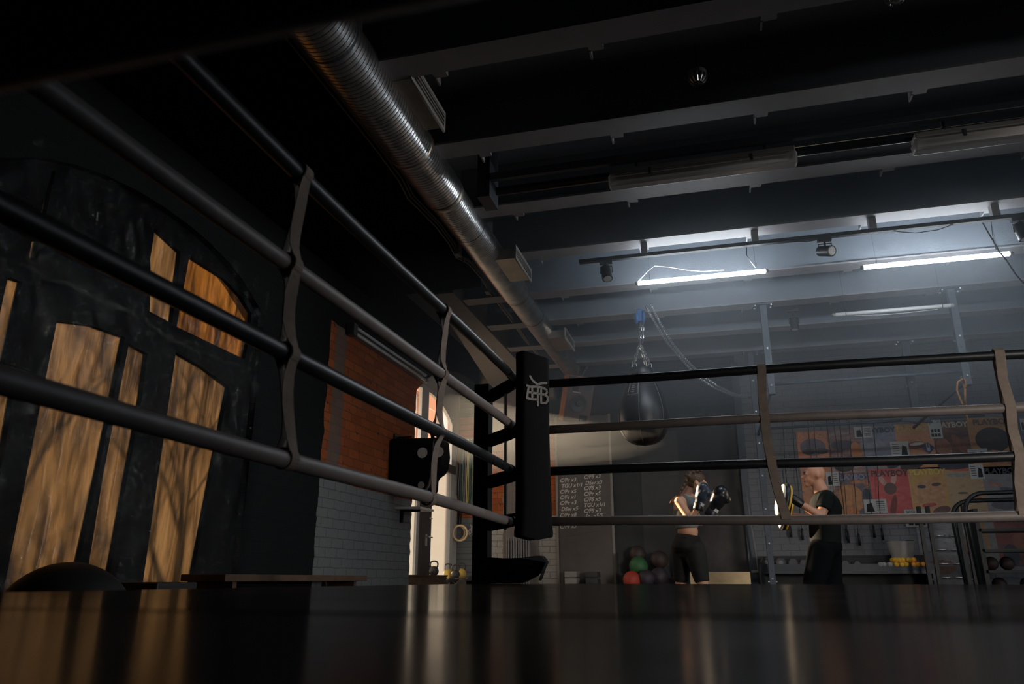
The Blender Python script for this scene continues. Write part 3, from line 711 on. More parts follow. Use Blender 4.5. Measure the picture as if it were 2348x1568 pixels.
sag('hanging_cable', [(2272, 500), (2276, 540), (2284, 572)], 7.0, .003, 'short double wire holding the right end of the lit tube')
single('hanging_cable', MB().tube([onY(1712, 556, 6.715), onY(1712, 585, 6.8), onY(1722, 600, 7.0), onY(1732, 613, 7.16)], .005, 6), 'black', 'short kinked cable above the right end of the left lit tube', 'cable', smooth=True)
# old tube lamp on the brick pier
t = thing('wall_lamp', 'twin tube wall lamp, unlit, along the top of the orange brick pier', 'lamp', (-3.66, 8.0, 3.1))
put('backplate', MB().bx(-3.70, -3.66, 6.95, 9.15, 3.04, 3.14), 'socket', t, bevel=.005)
for zz in (3.055, 3.125): put('glass_tube', MB().cyl((-3.63, 7.02, zz), (-3.63, 9.10, zz), .018), 'unlit', t, True)
put('end_cap', MB().bx(-3.69, -3.60, 6.93, 7.02, 3.02, 3.15), 'darkframe', t); put('end_cap', MB().cyl((-3.63, 9.09, 3.055), (-3.63, 9.15, 3.055), .03), 'socket', t)

# ================================================================ boxing ring
CX0, CX1, CY0, CY1 = -1.72, 5.2, -2.4, 5.55
t = thing('ring_platform', 'raised boxing ring platform with glossy dark canvas top', 'platform', (1.7, 1.5, 0))
put('deck', MB().bx(CX0 + .02, CX1 - .02, CY0 + .02, CY1 - .02, .0, PZ - .012), 'fabricblack', t)
put('canvas', MB().bx(CX0, CX1, .70, CY1, PZ - .012, PZ), 'canvas', t, bevel=.004)
put('mat', MB().bx(CX0, CX1, CY0, .698, PZ - .012, PZ - .001), 'mat', t)
RX, RY = -1.31, 5.0; RR = .0285
RZ = [1.872, 1.528, 1.225, .888]
rn = ['top', 'second', 'third', 'lowest']; rc = ['black', 'taupe', 'black', 'taupe']
def rope_path_left(z, k):
    pts = []
    for i in range(40):
        y = .45 + (RY - .14 - .45) * i / 39; s_ = math.sin(PI * min(1, max(0, (y + 1.9) / 6.9)))
        pts.append((RX + .008 * math.sin(y * 1.7 + k), y, z - (.012 + .006 * k) * 0 * s_ + .004 * math.sin(y * 2.3 + k * 2)))
    return pts
def rope_path_right(z, k):
    pts = []
    for i in range(40):
        x = RX + .15 + 6.1 * i / 39; pts.append((x, RY, z + .005 * math.sin(x * 2.1 + k) - (.018 if k == 3 else .008) * math.sin(PI * i / 39)))
    return pts
for k, z in enumerate(RZ):
    mt = 'ropeblack' if k % 2 == 0 else 'ropetaupe'
    zl = (1.875, 1.526, 1.227, .893)[k]; zr = (1.836, 1.512, 1.226, .892)[k]
    t = thing('ring_rope', f'{rc[k]} ring rope on the left side of the ring, {rn[k]} of four', 'rope', (RX, 2, zl), 'ropes of the boxing ring')
    put('rope', MB().tube(rope_path_left(zl, k), RR, 16), mt, t, True)
    put('end_fitting', MB().cyl((RX, RY - .15, zl), (RX, RY - .10, zl), RR + .003).cyl((RX, RY - .10, zl), (RX - .02, RY + .02, zl), .012), 'blackgloss', t, True)
    t = thing('ring_rope', f'{rc[k]} ring rope on the far side of the ring, {rn[k]} of four', 'rope', (2, RY, zr), 'ropes of the boxing ring')
    put('rope', MB().tube(rope_path_right(zr, k), RR + .001, 16), mt, t, True)
    put('end_fitting', MB().cyl((RX + .10, RY, zr), (RX + .16, RY, zr), RR + .003).cyl((RX - .02, RY + .02, zr), (RX + .10, RY, zr), .012), 'blackgloss', t, True)
t = thing('ring_rope', 'blurred taupe ring rope crossing the top left corner right before the camera', 'rope', (1.5, .338, .89), 'ropes of the boxing ring')
put('rope', MB().tube([(RX + .12 + 6.1 * i / 30, .338, .889) for i in range(31)], RR, 16), 'ropetaupe', t, True)
put('end_fitting', MB().cyl((RX, .34, .889), (RX + .12, .338, .889), .012), 'blackgloss', t, True)
# corner post, turnbuckle sleeves, corner pad
px_, py_ = -1.655, 5.345
t = thing('corner_post', 'square black steel corner post of the ring', 'post', (px_, py_, PZ))
put('column', MB().box((px_, py_, PZ + .72), (.115, .115, 1.44), (0, 0, 0)), 'padblack', t, bevel=.006)
put('foot_plate', MB().box((px_, py_, PZ + .01), (.17, .17, .02)), 'blackgloss', t)
for k, z in enumerate((1.83, 1.50, 1.20, .90)):
    a = Vector((px_ + .06, py_ - .06, z)); b_ = Vector((RX + .06, RY - .03, z + (.05 if k == 0 else .02)))
    put('turnbuckle_sleeve', MB().lathe([(0, .040), (.03, .047), (.25, .046), ((b_ - a).length, .040)], a, b_ - a, 14), 'padblack', t, True)
single('corner_tie', MB().ribbon([(-1.42, 5.12, 1.85 - .05 * i) for i in range(21)], (.008, .004, 0), .004), 'fabricblack', 'thin black tie hanging between the corner post and the pad', 'strap')
pc = Vector((-1.155, 4.845, 0)); dn = Vector((1, -1, 0)).normalized(); dt = Vector((1, 1, 0)).normalized()
t = thing('corner_pad', 'long black corner pad with a pale emblem at the ring corner', 'pad', (pc.x, pc.y, .76))
def pad_fn():
    mb = MB(); n = 16; vs = []; fs = []; rows = 26
    for j in range(rows):
        v = j / (rows - 1); z = .775 + 1.235 * v
        wd_ = .112 + .010 * (1 - v) ** 2 + (.006 if v < .06 else 0); th = .055
        top = -.028 * 0
        for i in range(n):
            a = 2 * PI * i / n; e = .35
            cx = math.copysign(abs(math.cos(a)) ** e, math.cos(a)); cy = math.copysign(abs(math.sin(a)) ** e, math.sin(a))
            zz = z
            if j == 0: zz += -.03 * math.cos(cx * 1.5) + .02
            if j == rows - 1: zz -= .03 * (cx + 1) / 2
            p = pc + dt * (cx * wd_) + dn * (cy * th + .012 * math.sin(v * 9) * .3); vs.append(Vector((p.x, p.y, zz)))
    for j in range(rows - 1):
        for i in range(n): fs.append((j * n + i, j * n + (i + 1) % n, (j + 1) * n + (i + 1) % n, (j + 1) * n + i))
    fs.append(tuple(range(n))[::-1]); fs.append(tuple((rows - 1) * n + i for i in range(n)))
    return mb.add(vs, fs)
put('padding', pad_fn(), 'padblack', t, 'edges', bevel=.006)
strk = [[(870, 115), (890, 142), (930, 165)], [(1000, 145), (965, 150), (930, 165)], [(930, 165), (930, 310)], [(858, 190), (850, 230), (845, 270)], [(845, 182), (870, 188), (930, 180)], [(858, 228), (930, 228), (985, 230)], [(845, 270), (880, 274), (930, 270)],
        [(930, 180), (975, 184), (1000, 194), (1004, 212), (985, 230)], [(985, 230), (1008, 242), (1010, 268), (995, 288), (955, 290)], [(958, 180), (956, 235), (957, 290)], [(885, 190), (885, 270)]]
em = MB()
for s_ in strk:
    pts = []
    for (a, b_) in s_:
        u = (a - 925) * .000985; v = 1.735 - (b_ - 212) * .00098
        pts.append(Vector((pc.x, pc.y, 0)) + dt * u + dn * .059 + Vector((0, 0, v)))
    for i in range(len(pts) - 1):
        d = (pts[i + 1] - pts[i]).normalized(); side = d.cross(dn) * .0078
        for e_ in (pts[i], pts[i + 1]): em.prism([e_ + d * .0078 * math.cos(q) + d.cross(dn) * .0078 * math.sin(q) for q in [2 * PI * k2 / 10 for k2 in range(10)]], dn * .0018)
        em.prism([pts[i] - side - d * .003, pts[i] + side - d * .003, pts[i + 1] + side + d * .003, pts[i + 1] - side + d * .003], dn * .002)
put('emblem', em, 'logo', t, label='pale grey monogram')
# bunched cover at the foot of the post
fc = MB()
def cov(u, v):
    th = u * 2 * PI; prof = [(0, .02), (.25, .06), (.6, .075), (.9, .05), (1, .01)]
    return None
outl = [(1098, 1338), (1098, 1276), (1133, 1278), (1160, 1280), (1195, 1279), (1225, 1274), (1238, 1273), (1252, 1288), (1246, 1305), (1240, 1327), (1233, 1332), (1238, 1306), (1228, 1320), (1205, 1334), (1190, 1338)]
pts = [onY(a, b_, 5.22) for a, b_ in outl]
pts = [Vector((p.x, 5.22 + .05 * math.sin(i * 1.3), max(p.z, PZ + .001))) for i, p in enumerate(pts)]
fc.prism(pts, (.01, .05, 0))
single('bunched_cover', fc, 'padblack', 'black cloth bundle with hanging tie lying at the foot of the corner post', 'cover', bevel=.008)

# rope spacer straps
def strap_left(ys, label):
    t = thing('rope_strap', label, 'strap', (RX, ys[0], .85), 'vertical rope straps')
    zl = (1.875, 1.526, 1.227, .893); R_ = RR + .004
    for k in range(4):
        lp = [(RX + (R_ + .002) * math.cos(q), ys[k] + .002, zl[k] + (R_ + .002) * math.sin(q)) for q in [2 * PI * i / 20 for i in range(21)]]
        put('loop', MB().ribbon(lp, (0, .024, 0), .003), 'strap', t)
    for sgn, nm in ((1, 'front_band'), (-1, 'rear_band')):
        pts = [(RX, ys[0], zl[0] + R_ + .003)]; wd_ = [Vector((0, .024, 0))]
        for k in range(4):
            z = zl[k]; y = ys[k]
            for (dx, dz) in ((.75, .65), (1, 0), (.75, -.65)): pts.append((RX + sgn * (R_ + .001) * dx, y, z + R_ * dz)); wd_.append(Vector((0, .024, 0)))
            if k < 3:
                for q in (.2, .35, .5, .65, .8):
                    tw = math.sin(q * PI) * (.5 + .3 * (k % 2)) * sgn
                    off = sgn * (.022 - .016 * math.sin(q * PI)) + .004 * math.sin(k * 2 + q * 5)
                    pts.append((RX + off, y + (ys[k + 1] - y) * q + .004 * math.sin(q * 6 + k), z + (zl[k + 1] - z) * q)); wd_.append(Vector((math.sin(tw) * .012, .024, 0)))
        pts.append((RX, ys[3], zl[3] - R_ - .003)); wd_.append(Vector((0, .024, 0)))
        put(nm, MB().ribbon(pts, wd_, .003), 'strap', t)
strap_left((2.055, 2.042, 2.073, 2.123), 'taupe webbing strap joining the left ropes, nearer one')
strap_left((3.51, 3.49, 3.467, 3.37), 'taupe webbing strap joining the left ropes near the brick pier')
def strap_right(pxs, label):
    t = thing('rope_strap', label, 'strap', (0, RY, .85), 'vertical rope straps')
    zr = (1.836, 1.512, 1.226, .892); R_ = RR + .005
    P_ = [onY(a, b_, RY - .03) for a, b_ in pxs]; xs = [p.x for p in P_]
    t.location.x = xs[0]
    for nm, s_ in (('front_band', -1), ('rear_band', 1)):
        pts = [(xs[0], RY, zr[0] + R_)]
        for k in range(4):
            pts += [(xs[k], RY + s_ * R_, zr[k] + .012), (xs[k], RY + s_ * R_, zr[k] - .012)]
            if k < 3: pts.append(((xs[k] + xs[k + 1]) / 2 - .006, RY + s_ * R_ * .45, (zr[k] + zr[k + 1]) / 2))
        pts.append((xs[3], RY, zr[3] - R_))
        put(nm, MB().ribbon(pts, (.027, 0, 0), .003), 'strap', t)
strap_right([(1747, 850), (1755, 965), (1770, 1062), (1803, 1190)], 'brown webbing strap joining the far ropes, in front of the man')
strap_right([(2293, 812), (2317, 930), (2338, 1040), (2349, 1180)], 'brown webbing strap joining the far ropes at the right edge')

# ================================================================ left side objects
t = thing('wall_target', 'black padded wall target with white discs on the brick pier', 'boxing target', (-3.45, 8.45, 1.5))
Y0 = 8.18
def tz(a, b_): p = onY(a, b_, Y0); return p
po = [(895, 1004), (1010, 1003), (1013, 1040), (1010, 1066), (1003, 1080), (986, 1092), (984, 1120), (975, 1136), (950, 1134), (944, 1122), (896, 1112), (892, 1060)]
poly = [Vector((onY(a, b_, Y0).x, Y0, onY(a, b_, Y0).z)) for a, b_ in po]
put('padding', MB().prism(poly, (0, .32, 0)), 'padblack', t, bevel=.03)
for (a, b_) in ((969, 1038), (1006, 1036), (966, 1112)):
    p = onY(a, b_, Y0 - .005); put('target_disc', MB().lathe([(0, .062 if b_ < 1100 else .04), (.008, .06 if b_ < 1100 else .038)], (p.x, Y0 - .012, p.z), (0, 1, 0), 28), 'white' if b_ < 1100 else 'logo', t)
put('hook', MB().cyl((-3.69, 8.4, 2.17), (-3.5, 8.4, 2.17), .01).bx(-3.70, -3.68, 8.3, 8.6, 1.6, 2.2), 'blackgloss', t)
sh = thing('wall_shelf', 'small pale shelf on the pier edge below the wall target', 'shelf', (-3.5, 8.7, 1.33))
put('board', MB().bx(-3.70, -3.38, 8.45, 8.90, 1.325, 1.35), 'white', sh); put('bracket', MB().bx(-3.70, -3.66, 8.6, 8.63, 1.18, 1.325).bx(-3.70, -3.45, 8.6, 8.63, 1.30, 1.325), 'blackgloss', sh)
bn = thing('wooden_bench', 'long low dark wooden bench along the left wall', 'bench', (-3.5, 5.9, 0))
put('seat', MB().bx(-3.68, -3.32, 4.75, 7.0, .515, .565), 'darkwood', bn, bevel=.005)
for y in (4.9, 6.8): put('leg', MB().bx(-3.64, -3.36, y, y + .05, 0, .515), 'darkwood', bn)
put('stretcher', MB().bx(-3.52, -3.48, 4.95, 6.8, .2, .26), 'darkwood', bn)
single('exercise_ball', MB().sph((-3.0, 3.08, .305), .305, seg=32, rings=20), 'black', 'large black exercise ball on the floor before the curtained window', 'ball', smooth=True)
lo = MB(); p = onX(358, 1340, -3.2)
single('floor_box', MB().bx(-3.35, -3.05, 3.75, 4.1, 0, .515), 'black', 'low black box on the floor under the amber window', 'box', bevel=.01)

# gear in the door recess corner: low shelf, plates, kettlebells
bx_ = thing('wooden_crate', 'dark wooden crate by the glazed door', 'crate', (-3.8, 9.6, 0))
put('body', MB().bx(-3.98, -3.62, 9.1, 10.1, 0, .565), 'darkwood', bx_, bevel=.006)
put('lid', MB().bx(-3.99, -3.61, 9.09, 10.11, .565, .585), 'darkwood', bx_)
sf = thing('equipment_shelf', 'low dark shelf in the corner carrying the yellow kettlebells', 'shelf', (-3.6, 11.35, 0))
put('top', MB().bx(-3.98, -3.14, 11.1, 11.66, .53, .55), 'darkwood', sf)
for x in (-3.95, -3.18): put('side_panel', MB().bx(x - .02, x + .02, 11.1, 11.66, 0, .53), 'darkwood', sf)
def kettlebell(label, m, loc, s=1., rz=0., group='kettlebells by the glazed door'):
    t = thing('kettlebell', label, 'kettlebell', (0, 0, 0), group)
    put('bell', MB().lathe([(0, .06), (.01, .075), (.05, .098), (.09, .100), (.135, .082), (.165, .05), (.175, .02)], seg=24), m, t, True)
    put('handle', MB().tube([(-.055, 0, .13), (-.075, 0, .18), (-.078, 0, .22), (-.06, 0, .255), (-.02, 0, .272), (.02, 0, .272), (.06, 0, .255), (.078, 0, .22), (.075, 0, .18), (.055, 0, .13)], .016, 10), 'iron', t, True)
    t.location = loc; t.scale = (s, s, s); t.rotation_euler = (0, 0, rz); return t
def pk(a, b_, y): p = onY(a, b_, y); return p
k0 = kettlebell('black kettlebell standing alone on the dark crate', 'iron', (-3.745, 9.93, .585), .66, .25)
def kb(px, yb, z, m, label, s, rz):
    p = onY(px, 1320, yb); return kettlebell(label, m, (p.x, yb, z), s, rz)
kb(1027, 11.30, .55, 'yellow', 'yellow kettlebell with black handle, left one on the corner shelf', .75, .3)
kb(1057, 11.42, .55, 'yellow', 'yellow kettlebell with pale handle, right one on the corner shelf', .80, .2)
kb(1044, 11.20, .55, 'iron', 'dark kettlebell between the two yellow ones', .68, .5)
kb(1035, 11.0 - .05, 0, 'iron', 'dark kettlebell on the floor in front of the corner shelf', 2.15 * .9, 1.3)
def plate_w(c, ax, r, label):
    t = thing('weight_plate', label, 'weight plate', c, 'weight plates in the corner')
    put('disc', MB().lathe([(-.018, .03), (-.018, r * .8), (-.022, r * .82), (-.022, r), (.022, r), (.022, r * .82), (.018, r * .8), (.018, .03)], c, ax, 32, False), 'iron', t, 'edges')
    put('rim_ring', MB().tube([Vector(c) + Vector((0, -.023, 0)) + Vector((r * .9 * math.cos(a), 0, r * .9 * math.sin(a))) for a in [2 * PI * i / 28 for i in range(28)]], .006, 5, True), 'bandgrey', t)
    put('hub', MB().lathe([(-.025, .024), (-.025, .05), (.025, .05), (.025, .024)], c, ax, 20, False), 'iron', t)
p = onY(1063, 1327, 10.95); plate_w((p.x, 10.95, .40), (.2, 1, .3), .14, 'iron weight plate leaning low at the corner shelf, left one')
p = onY(1085, 1318, 10.95); plate_w((p.x, 10.95, .43), (.1, 1, .1), .16, 'iron weight plate leaning beside the corner post, right one')
st = thing('plate_stand', 'low black stand holding the two leaning weight plates', 'stand', (-3.35, 10.98, 0))
put('base', MB().bx(-3.75, -3.05, 10.88, 11.05, 0, .26), 'black', st); put('back_rail', MB().bx(-3.75, -3.05, 11.03, 11.06, .26, .33), 'black', st)
# gymnastic rings, clips and resistance bands on the wall corner
def gring(cx, label, dy):
    c = onY(cx, 1222, 11.5 + dy); t = thing('gymnastic_ring', label, 'gym ring', c, 'wooden gym rings on the wall')
    put('hoop', MB().tube([Vector((c.x + .115 * math.cos(a), c.y, c.z + .115 * math.sin(a))) for a in [2 * PI * i / 36 for i in range(36)]], .016, 10, True), 'ringwood', t, True)
    put('web', MB().ribbon([(c.x, c.y, c.z + .12), (c.x, c.y + .04, c.z + .3), (c.x, 11.69, c.z + .45)], (.014, 0, 0), .004), 'fabricblack', t)
gring(1050, 'wooden gym ring hanging on the corner wall, rear one', .08); gring(1055, 'wooden gym ring hanging on the corner wall, front one', 0)
cl = MB()
for i in range(7):
    p = onY(1076 + random.uniform(0, 14), 1208 + random.uniform(0, 18), 11.6); a = random.uniform(0, 3)
    cl.tube([p + Vector((.03 * math.cos(q) * math.cos(a), .01 * math.sin(q), .045 * math.sin(q) + .01 * math.cos(q))) for q in [2 * PI * i2 / 12 for i2 in range(12)]], .005, 5, True)
cl.cyl(onY(1083, 1215, 11.6), onY(1083, 1215, 11.7), .008)
single('snap_hook_bunch', cl, 'chrome', 'bunch of bright steel snap hooks on the corner wall', 'snap hooks', smooth=True)
bl = [('bandgrey', 1052, 1010, 1135, 'grey'), ('bandgreen', 1060, 1008, 1150, 'teal'), ('bandgrey', 1066, 1008, 1140, 'silver'), ('bandyellow', 1074, 1008, 1165, 'yellow'), ('bandgreen', 1082, 1008, 1165, 'dark teal'), ('bandyellow', 1089, 1006, 1172, 'narrow yellow')]
for k, (m, x, y0, y1, nm) in enumerate(bl):
    a = onY(x, y0, 11.62); b_ = onY(x - 3, y1, 11.62); w_ = .022 if k % 2 == 0 else .014; pts = []
    for i in range(13): pts.append(a.lerp(b_, i / 12) + Vector((-w_ * (.4 + .6 * math.sin(i / 12 * PI * .9)), .01 * math.sin(i + k), 0)))
    for i in range(12, -1, -1): pts.append(a.lerp(b_, i / 12) + Vector((w_ * (.4 + .6 * math.sin(i / 12 * PI * .9)), .01 * math.cos(i + k), 0)))
    t = thing('resistance_band', f'{nm} resistance band hanging in a loop on the corner wall', 'resistance band', a, 'resistance bands on the corner wall')
    put('loop', MB().tube(pts, .008, 6, True), m, t, True); put('hook', MB().cyl((a.x, 11.60, a.z), (a.x, 11.70, a.z), .006), 'chrome', t)
cu_ = thing('dark_curtain', 'narrow dark gathered cloth hanging behind the resistance bands', 'cloth', (-3.87, 11.66, 1.5))
put('drape', MB().grid(lambda u, v: Vector((-4.02 + .32 * u, 11.66 + .012 * math.sin(u * 40), 1.62 + 1.12 * v)), 60, 6), 'bandgrey', cu_, True)
rd = thing('radiator', 'ribbed grey radiator on the far wall behind the corner pad', 'radiator', (-3.0, 11.62, 0))
for i in range(9): put('rib', MB().bx(-3.17 + i * .04, -3.145 + i * .04, 11.58, 11.66, .35, 1.14), 'dmetal' if 0 else 'bandgrey', rd, bevel=.008)
put('header', MB().bx(-3.18, -2.82, 11.60, 11.64, .32, .37).bx(-3.18, -2.82, 11.60, 11.64, 1.10, 1.15), 'bandgrey', rd)
put('pipe', MB().cyl((-3.2, 11.64, 0), (-3.2, 11.64, 3.2), .016), 'bandgrey', rd)

# ================================================================ far wall
t = thing('chalkboard', 'tall framed chalkboard covered with chalk workout notes', 'chalkboard', (-1.97, 11.67, .0))
put('slate', MB().bx(-2.40, -1.55, 11.665, 11.695, .10, 3.0), 'board', t)
put('frame_rail', MB().bx(-2.42, -2.385, 11.655, 11.70, .08, 3.02), 'soffit', t); put('frame_rail', MB().bx(-1.565, -1.53, 11.655, 11.70, .08, 3.02), 'soffit', t)
def chalk(px, py, txt, h=.082, sh=.25):
    p = onY(px, py, 11.66); vs, fs = text_mesh(txt, h, lambda u, v, w_: (p.x + u, 11.6635 - w_, p.z - h * .3 + v + u * .03), .0015, sh, bold=.0012)
    put('chalk_writing', MB().add(vs, fs), 'chalk', t, label='white chalk line reading ' + txt.strip())
for y, s_ in ((1102, 'C/Pr x3'), (1115, ' TGU x1/1'), (1128, 'C/Pr x5'), (1141, 'C/Fs x1'), (1154, 'C/Pr x3'), (1168, ' DSw x5'), (1182, 'C/Pr x8'), (1208, 'C/Pr x3')): chalk(1283, y, s_)
for y, s_ in ((1094, 'C/FS x3'), (1108, ' DSw x3'), (1120, 'C/FS x3'), (1133, 'C/Pr x5'), (1146, 'C/FS x5'), (1159, 'TGU x1/1'), (1172, 'C/FS x3'), (1184, ' Sn  x5/5')): chalk(1338, y, s_)
ln = MB()
for s_ in ([(1330, 1085), (1331, 1150), (1335, 1222)], [(1298, 1228), (1335, 1224), (1362, 1219), (1385, 1214)]):
    ln.tube([Vector((onY(a, b_, 11.66).x, 11.664, onY(a, b_, 11.66).z)) for a, b_ in s_], .004, 5)
put('chalk_line', ln, 'chalkdim', t)
struct('trim_4', MB().bx(-1.53, -1.10, 11.68, 11.70, 0, 3.05), 'panel')
struct('trim_5', MB().bx(-1.10, -.52, 11.67, 11.70, 0, 2.7), 'panel2')
struct('trim_6', MB().bx(-.52, .36, 11.66, 11.70, 0, 2.1), 'panel3')
struct('trim_7', MB().bx(.36, .46, 11.60, 11.70, 0, 3.7), 'navymetal')
struct('trim_8', MB().bx(-.52, .36, 11.675, 11.70, 2.1, 3.0), 'panel')
def yb(x, z, m, label):
    single('yoga_block', MB().bx(x, x + .175, 11.30, 11.60, z, z + .078), m, label, 'yoga block', 'yoga blocks in two stacks', bevel=.006)
for i in range(6):
    n_ = ('lowest', 'second', 'third', 'fourth', 'second from top', 'topmost')[i]
    yb(-2.235, .10 + .092 * i, 'block', f'pale grey foam block, {n_} of the left stack by the chalkboard')
    yb(-1.93, .10 + .092 * i, 'blockdark', f'charcoal foam block, {n_} of the right stack by the chalkboard')
single('block_plinth', MB().bx(-2.3, -1.65, 11.28, 11.62, 0, .10), 'black', 'low black plinth under the two stacks of foam blocks', 'plinth')
def ball(px, py, y, r, m, label):
    p = onY(px, py, y); single('medicine_ball', MB().sph((p.x, y, p.z), r, seg=28, rings=16), m, label, 'medicine ball', 'medicine balls on the rack', True); return p
ball(1449, 1330, 11.15, .125, 'red', 'red medicine ball, low left of the heap')
ball(1464, 1298, 11.42, .135, 'green', 'green medicine ball above the red one')
ball(1482, 1326, 11.18, .120, 'purple', 'dark mottled medicine ball right of the red one')
ball(1512, 1322, 11.30, .130, 'purple', 'dark mottled medicine ball, lowest right of the heap')
ball(1462, 1270, 11.5, .12, 'brownball', 'brown medicine ball at the top left of the heap')
ball(1512, 1283, 11.42, .125, 'brownball', 'brown medicine ball with a pale patch, upper right of the heap')
rk = thing('ball_rack', 'low black rack holding the medicine balls', 'rack', (-1.05, 11.3, 0))
put('lower_shelf', MB().bx(-1.45, -.72, 11.02, 11.5, .34, .36), 'black', rk); put('upper_shelf', MB().bx(-1.30, -.72, 11.38, 11.6, .57, .585), 'black', rk)
for x in (-1.50, -.68): put('upright', MB().bx(x - .015, x + .015, 11.56, 11.6, 0, .9).bx(x - .015, x + .015, 11.0, 11.6, .32, .35), 'black', rk)
single('plyo_box', MB().bx(-.44, .345, 10.95, 11.4, 0, .625), 'wood', 'pale plywood box behind the woman', 'box', bevel=.006)

# loudspeaker hanging near the far wall
sp_ = thing('loudspeaker', 'large orange wood loudspeaker hung tilted under the duct end', 'loudspeaker', (0, 0, 0))
put('cabinet', MB().box((0, 0, 0), (.40, .34, .70)), 'speakerwood', sp_, bevel=.006)
M['baffle'] = mat('grey brown baffle', (.13, .085, .075), .6, var=.15)
put('baffle', MB().box((0, -.172, -.005), (.385, .01, .68)), 'baffle', sp_)
put('woofer', MB().lathe([(0, .135), (.012, .135), (.014, .115), (.006, .10), (.002, .045), (.012, .038), (.016, .001)], (0, -.177, -.06), (0, -1, 0), 32, False), 'iron', sp_, 'edges')
put('midrange', MB().lathe([(0, .06), (.01, .06), (.008, .045), (.003, .02), (.006, .001)], (.10, -.177, .17), (0, -1, 0), 24, False), 'iron', sp_, 'edges')
put('tweeter', MB().box((-.075, -.18, .17), (.085, .012, .085)), 'black', sp_, bevel=.004)
put('bass_port', MB().box((.10, -.18, -.27), (.12, .012, .09)), 'black', sp_, bevel=.004)
put('nameplate', MB().box((-.05, -.18, .105), (.12, .004, .012)).box((-.05, -.18, .235), (.10, .004, .010)), 'white', sp_)
put('top_panel', MB().box((0, -.178, .27), (.38, .004, .12)), 'panel2', sp_)
pp = onY(1322, 915, 10.95); sp_.location = pp; sp_.rotation_euler = (math.radians(16), math.radians(6), math.radians(24))
single('speaker_chain', chain_mb([Vector(pp) + Vector((.10, .0, .36)), Vector((onY(1347, 800, 10.88).x, 10.88, ZB))], .05, .004, .011), 'chrome', 'thin steel chain from the ceiling to the loudspeaker', 'chain')
single('wall_box', MB().bx(-2.62, -2.38, 11.5, 11.7, 3.30, 3.48), 'soffit', 'grey box on the far wall just right of the corner pad top', 'box', bevel=.01)

# ================================================================ punching bag and chains
BY = 8.55; bc = onY(1474, 935, BY); bx0 = bc.x
zb0 = onY(1474, 1022, BY).z; zb1 = onY(1474, 848, BY).z; H = zb1 - zb0; R0 = .285
t = thing('pear_punching_bag', 'black pear shaped punching bag hanging on chains', 'punching bag', (bx0, BY, zb0))
prf = [(0, .01), (.02, .10), (.05, .165), (.11, .225), (.20, .268), (.30, .285), (.42, .283), (.55, .262), (.68, .225), (.80, .180), (.88, .150), (.93, .143), (.985, .140), (1.0, .13)]
put('body', MB().lathe([(a * H, r) for a, r in prf], (bx0, BY, zb0), (0, 0, 1), 48), 'vinylblack', t, True)
sm = MB()
for k in range(6):
    a = 2 * PI * k / 6 + .45; sm.tube([(bx0 + (r + .001) * math.cos(a), BY + (r + .001) * math.sin(a), zb0 + q * H) for q, r in prf[1:]], .005, 5)
put('seam', sm, 'iron', t, True)
def bagpt(a, q, o=.004):
    for i in range(len(prf) - 1):
        if prf[i][0] <= q <= prf[i + 1][0]:
            f = (q - prf[i][0]) / (prf[i + 1][0] - prf[i][0]); r = prf[i][1] + (prf[i + 1][1] - prf[i][1]) * f + o; break
    return Vector((bx0 + r * math.cos(a), BY + r * math.sin(a), zb0 + q * H))
A0 = -PI / 2 + .02 - math.radians(22)
lb = put('label_patch', MB().grid(lambda u, v: bagpt(A0 - .26 + .52 * u, .62 + .20 * v), 9, 9), 'black', t, True, label='black sewn label with grey print')
lm = MB()
for e in (((0, 0), (1, 0)), ((1, 0), (1, 1)), ((1, 1), (0, 1)), ((0, 1), (0, 0))):
    lm.tube([bagpt(A0 - .26 + .52 * (e[0][0] + (e[1][0] - e[0][0]) * s / 6), .62 + .20 * (e[0][1] + (e[1][1] - e[0][1]) * s / 6), .006) for s in range(7)], .003, 4)
for i in range(5): lm.tube([bagpt(A0 - .08 + .16 * s / 6, .655 + .03 * i + .008 * math.sin(s * 2 + i), .007) for s in range(7)], .004, 4)
put('label_print', lm, 'logo', lb)
put('collar', MB().lathe([(0, .146), (.03, .149), (.09, .147), (.10, .14)], (bx0, BY, zb0 + .90 * H), (0, 0, 1), 40), 'vinylblack', t, True)
htop = Vector((bx0 + .005, BY, zb1 + .33))
for k in range(4):
    a = PI / 4 + k * PI / 2 + .3; p = Vector((bx0 + .125 * math.cos(a), BY + .125 * math.sin(a), zb1 + .03))
    put('ring', MB().tube([p + Vector((.022 * math.cos(q), 0, .022 * math.sin(q))) for q in [2 * PI * i / 14 for i in range(14)]], .005, 6, True), 'chrome', t, True)
    put('suspension_chain', chain_mb([p + Vector((0, 0, .02)), htop], .055, .0052, .015), 'chrome', t)
hk = onY(1466, 698, BY)
put('upper_chain', chain_mb([htop, Vector((hk.x, BY, 3.42))], .055, .006, .017), 'chrome', t)
put('upper_chain', chain_mb([htop + Vector((.03, 0, 0)), Vector((hk.x + .03, BY, 3.42))], .055, .006, .017), 'chrome', t)
t = thing('chain_hoist', 'blue chain hoist clamped on the ceiling beam above the bag', 'hoist', (hk.x, 8.60, 3.4))
put('wheel', MB().lathe([(-.02, .05), (-.01, .075), (.01, .075), (.02, .05)], (hk.x + .035, 8.56, 3.50), (1, .2, 0), 24), 'blue', t, True)
put('wheel', MB().lathe([(-.02, .045), (-.01, .065), (.01, .065), (.02, .045)], (hk.x - .045, 8.56, 3.49), (1, .2, 0), 24), 'blue', t, True)
put('body', MB().box((hk.x, 8.58, 3.52), (.07, .10, .16)), 'blue', t, bevel=.015)
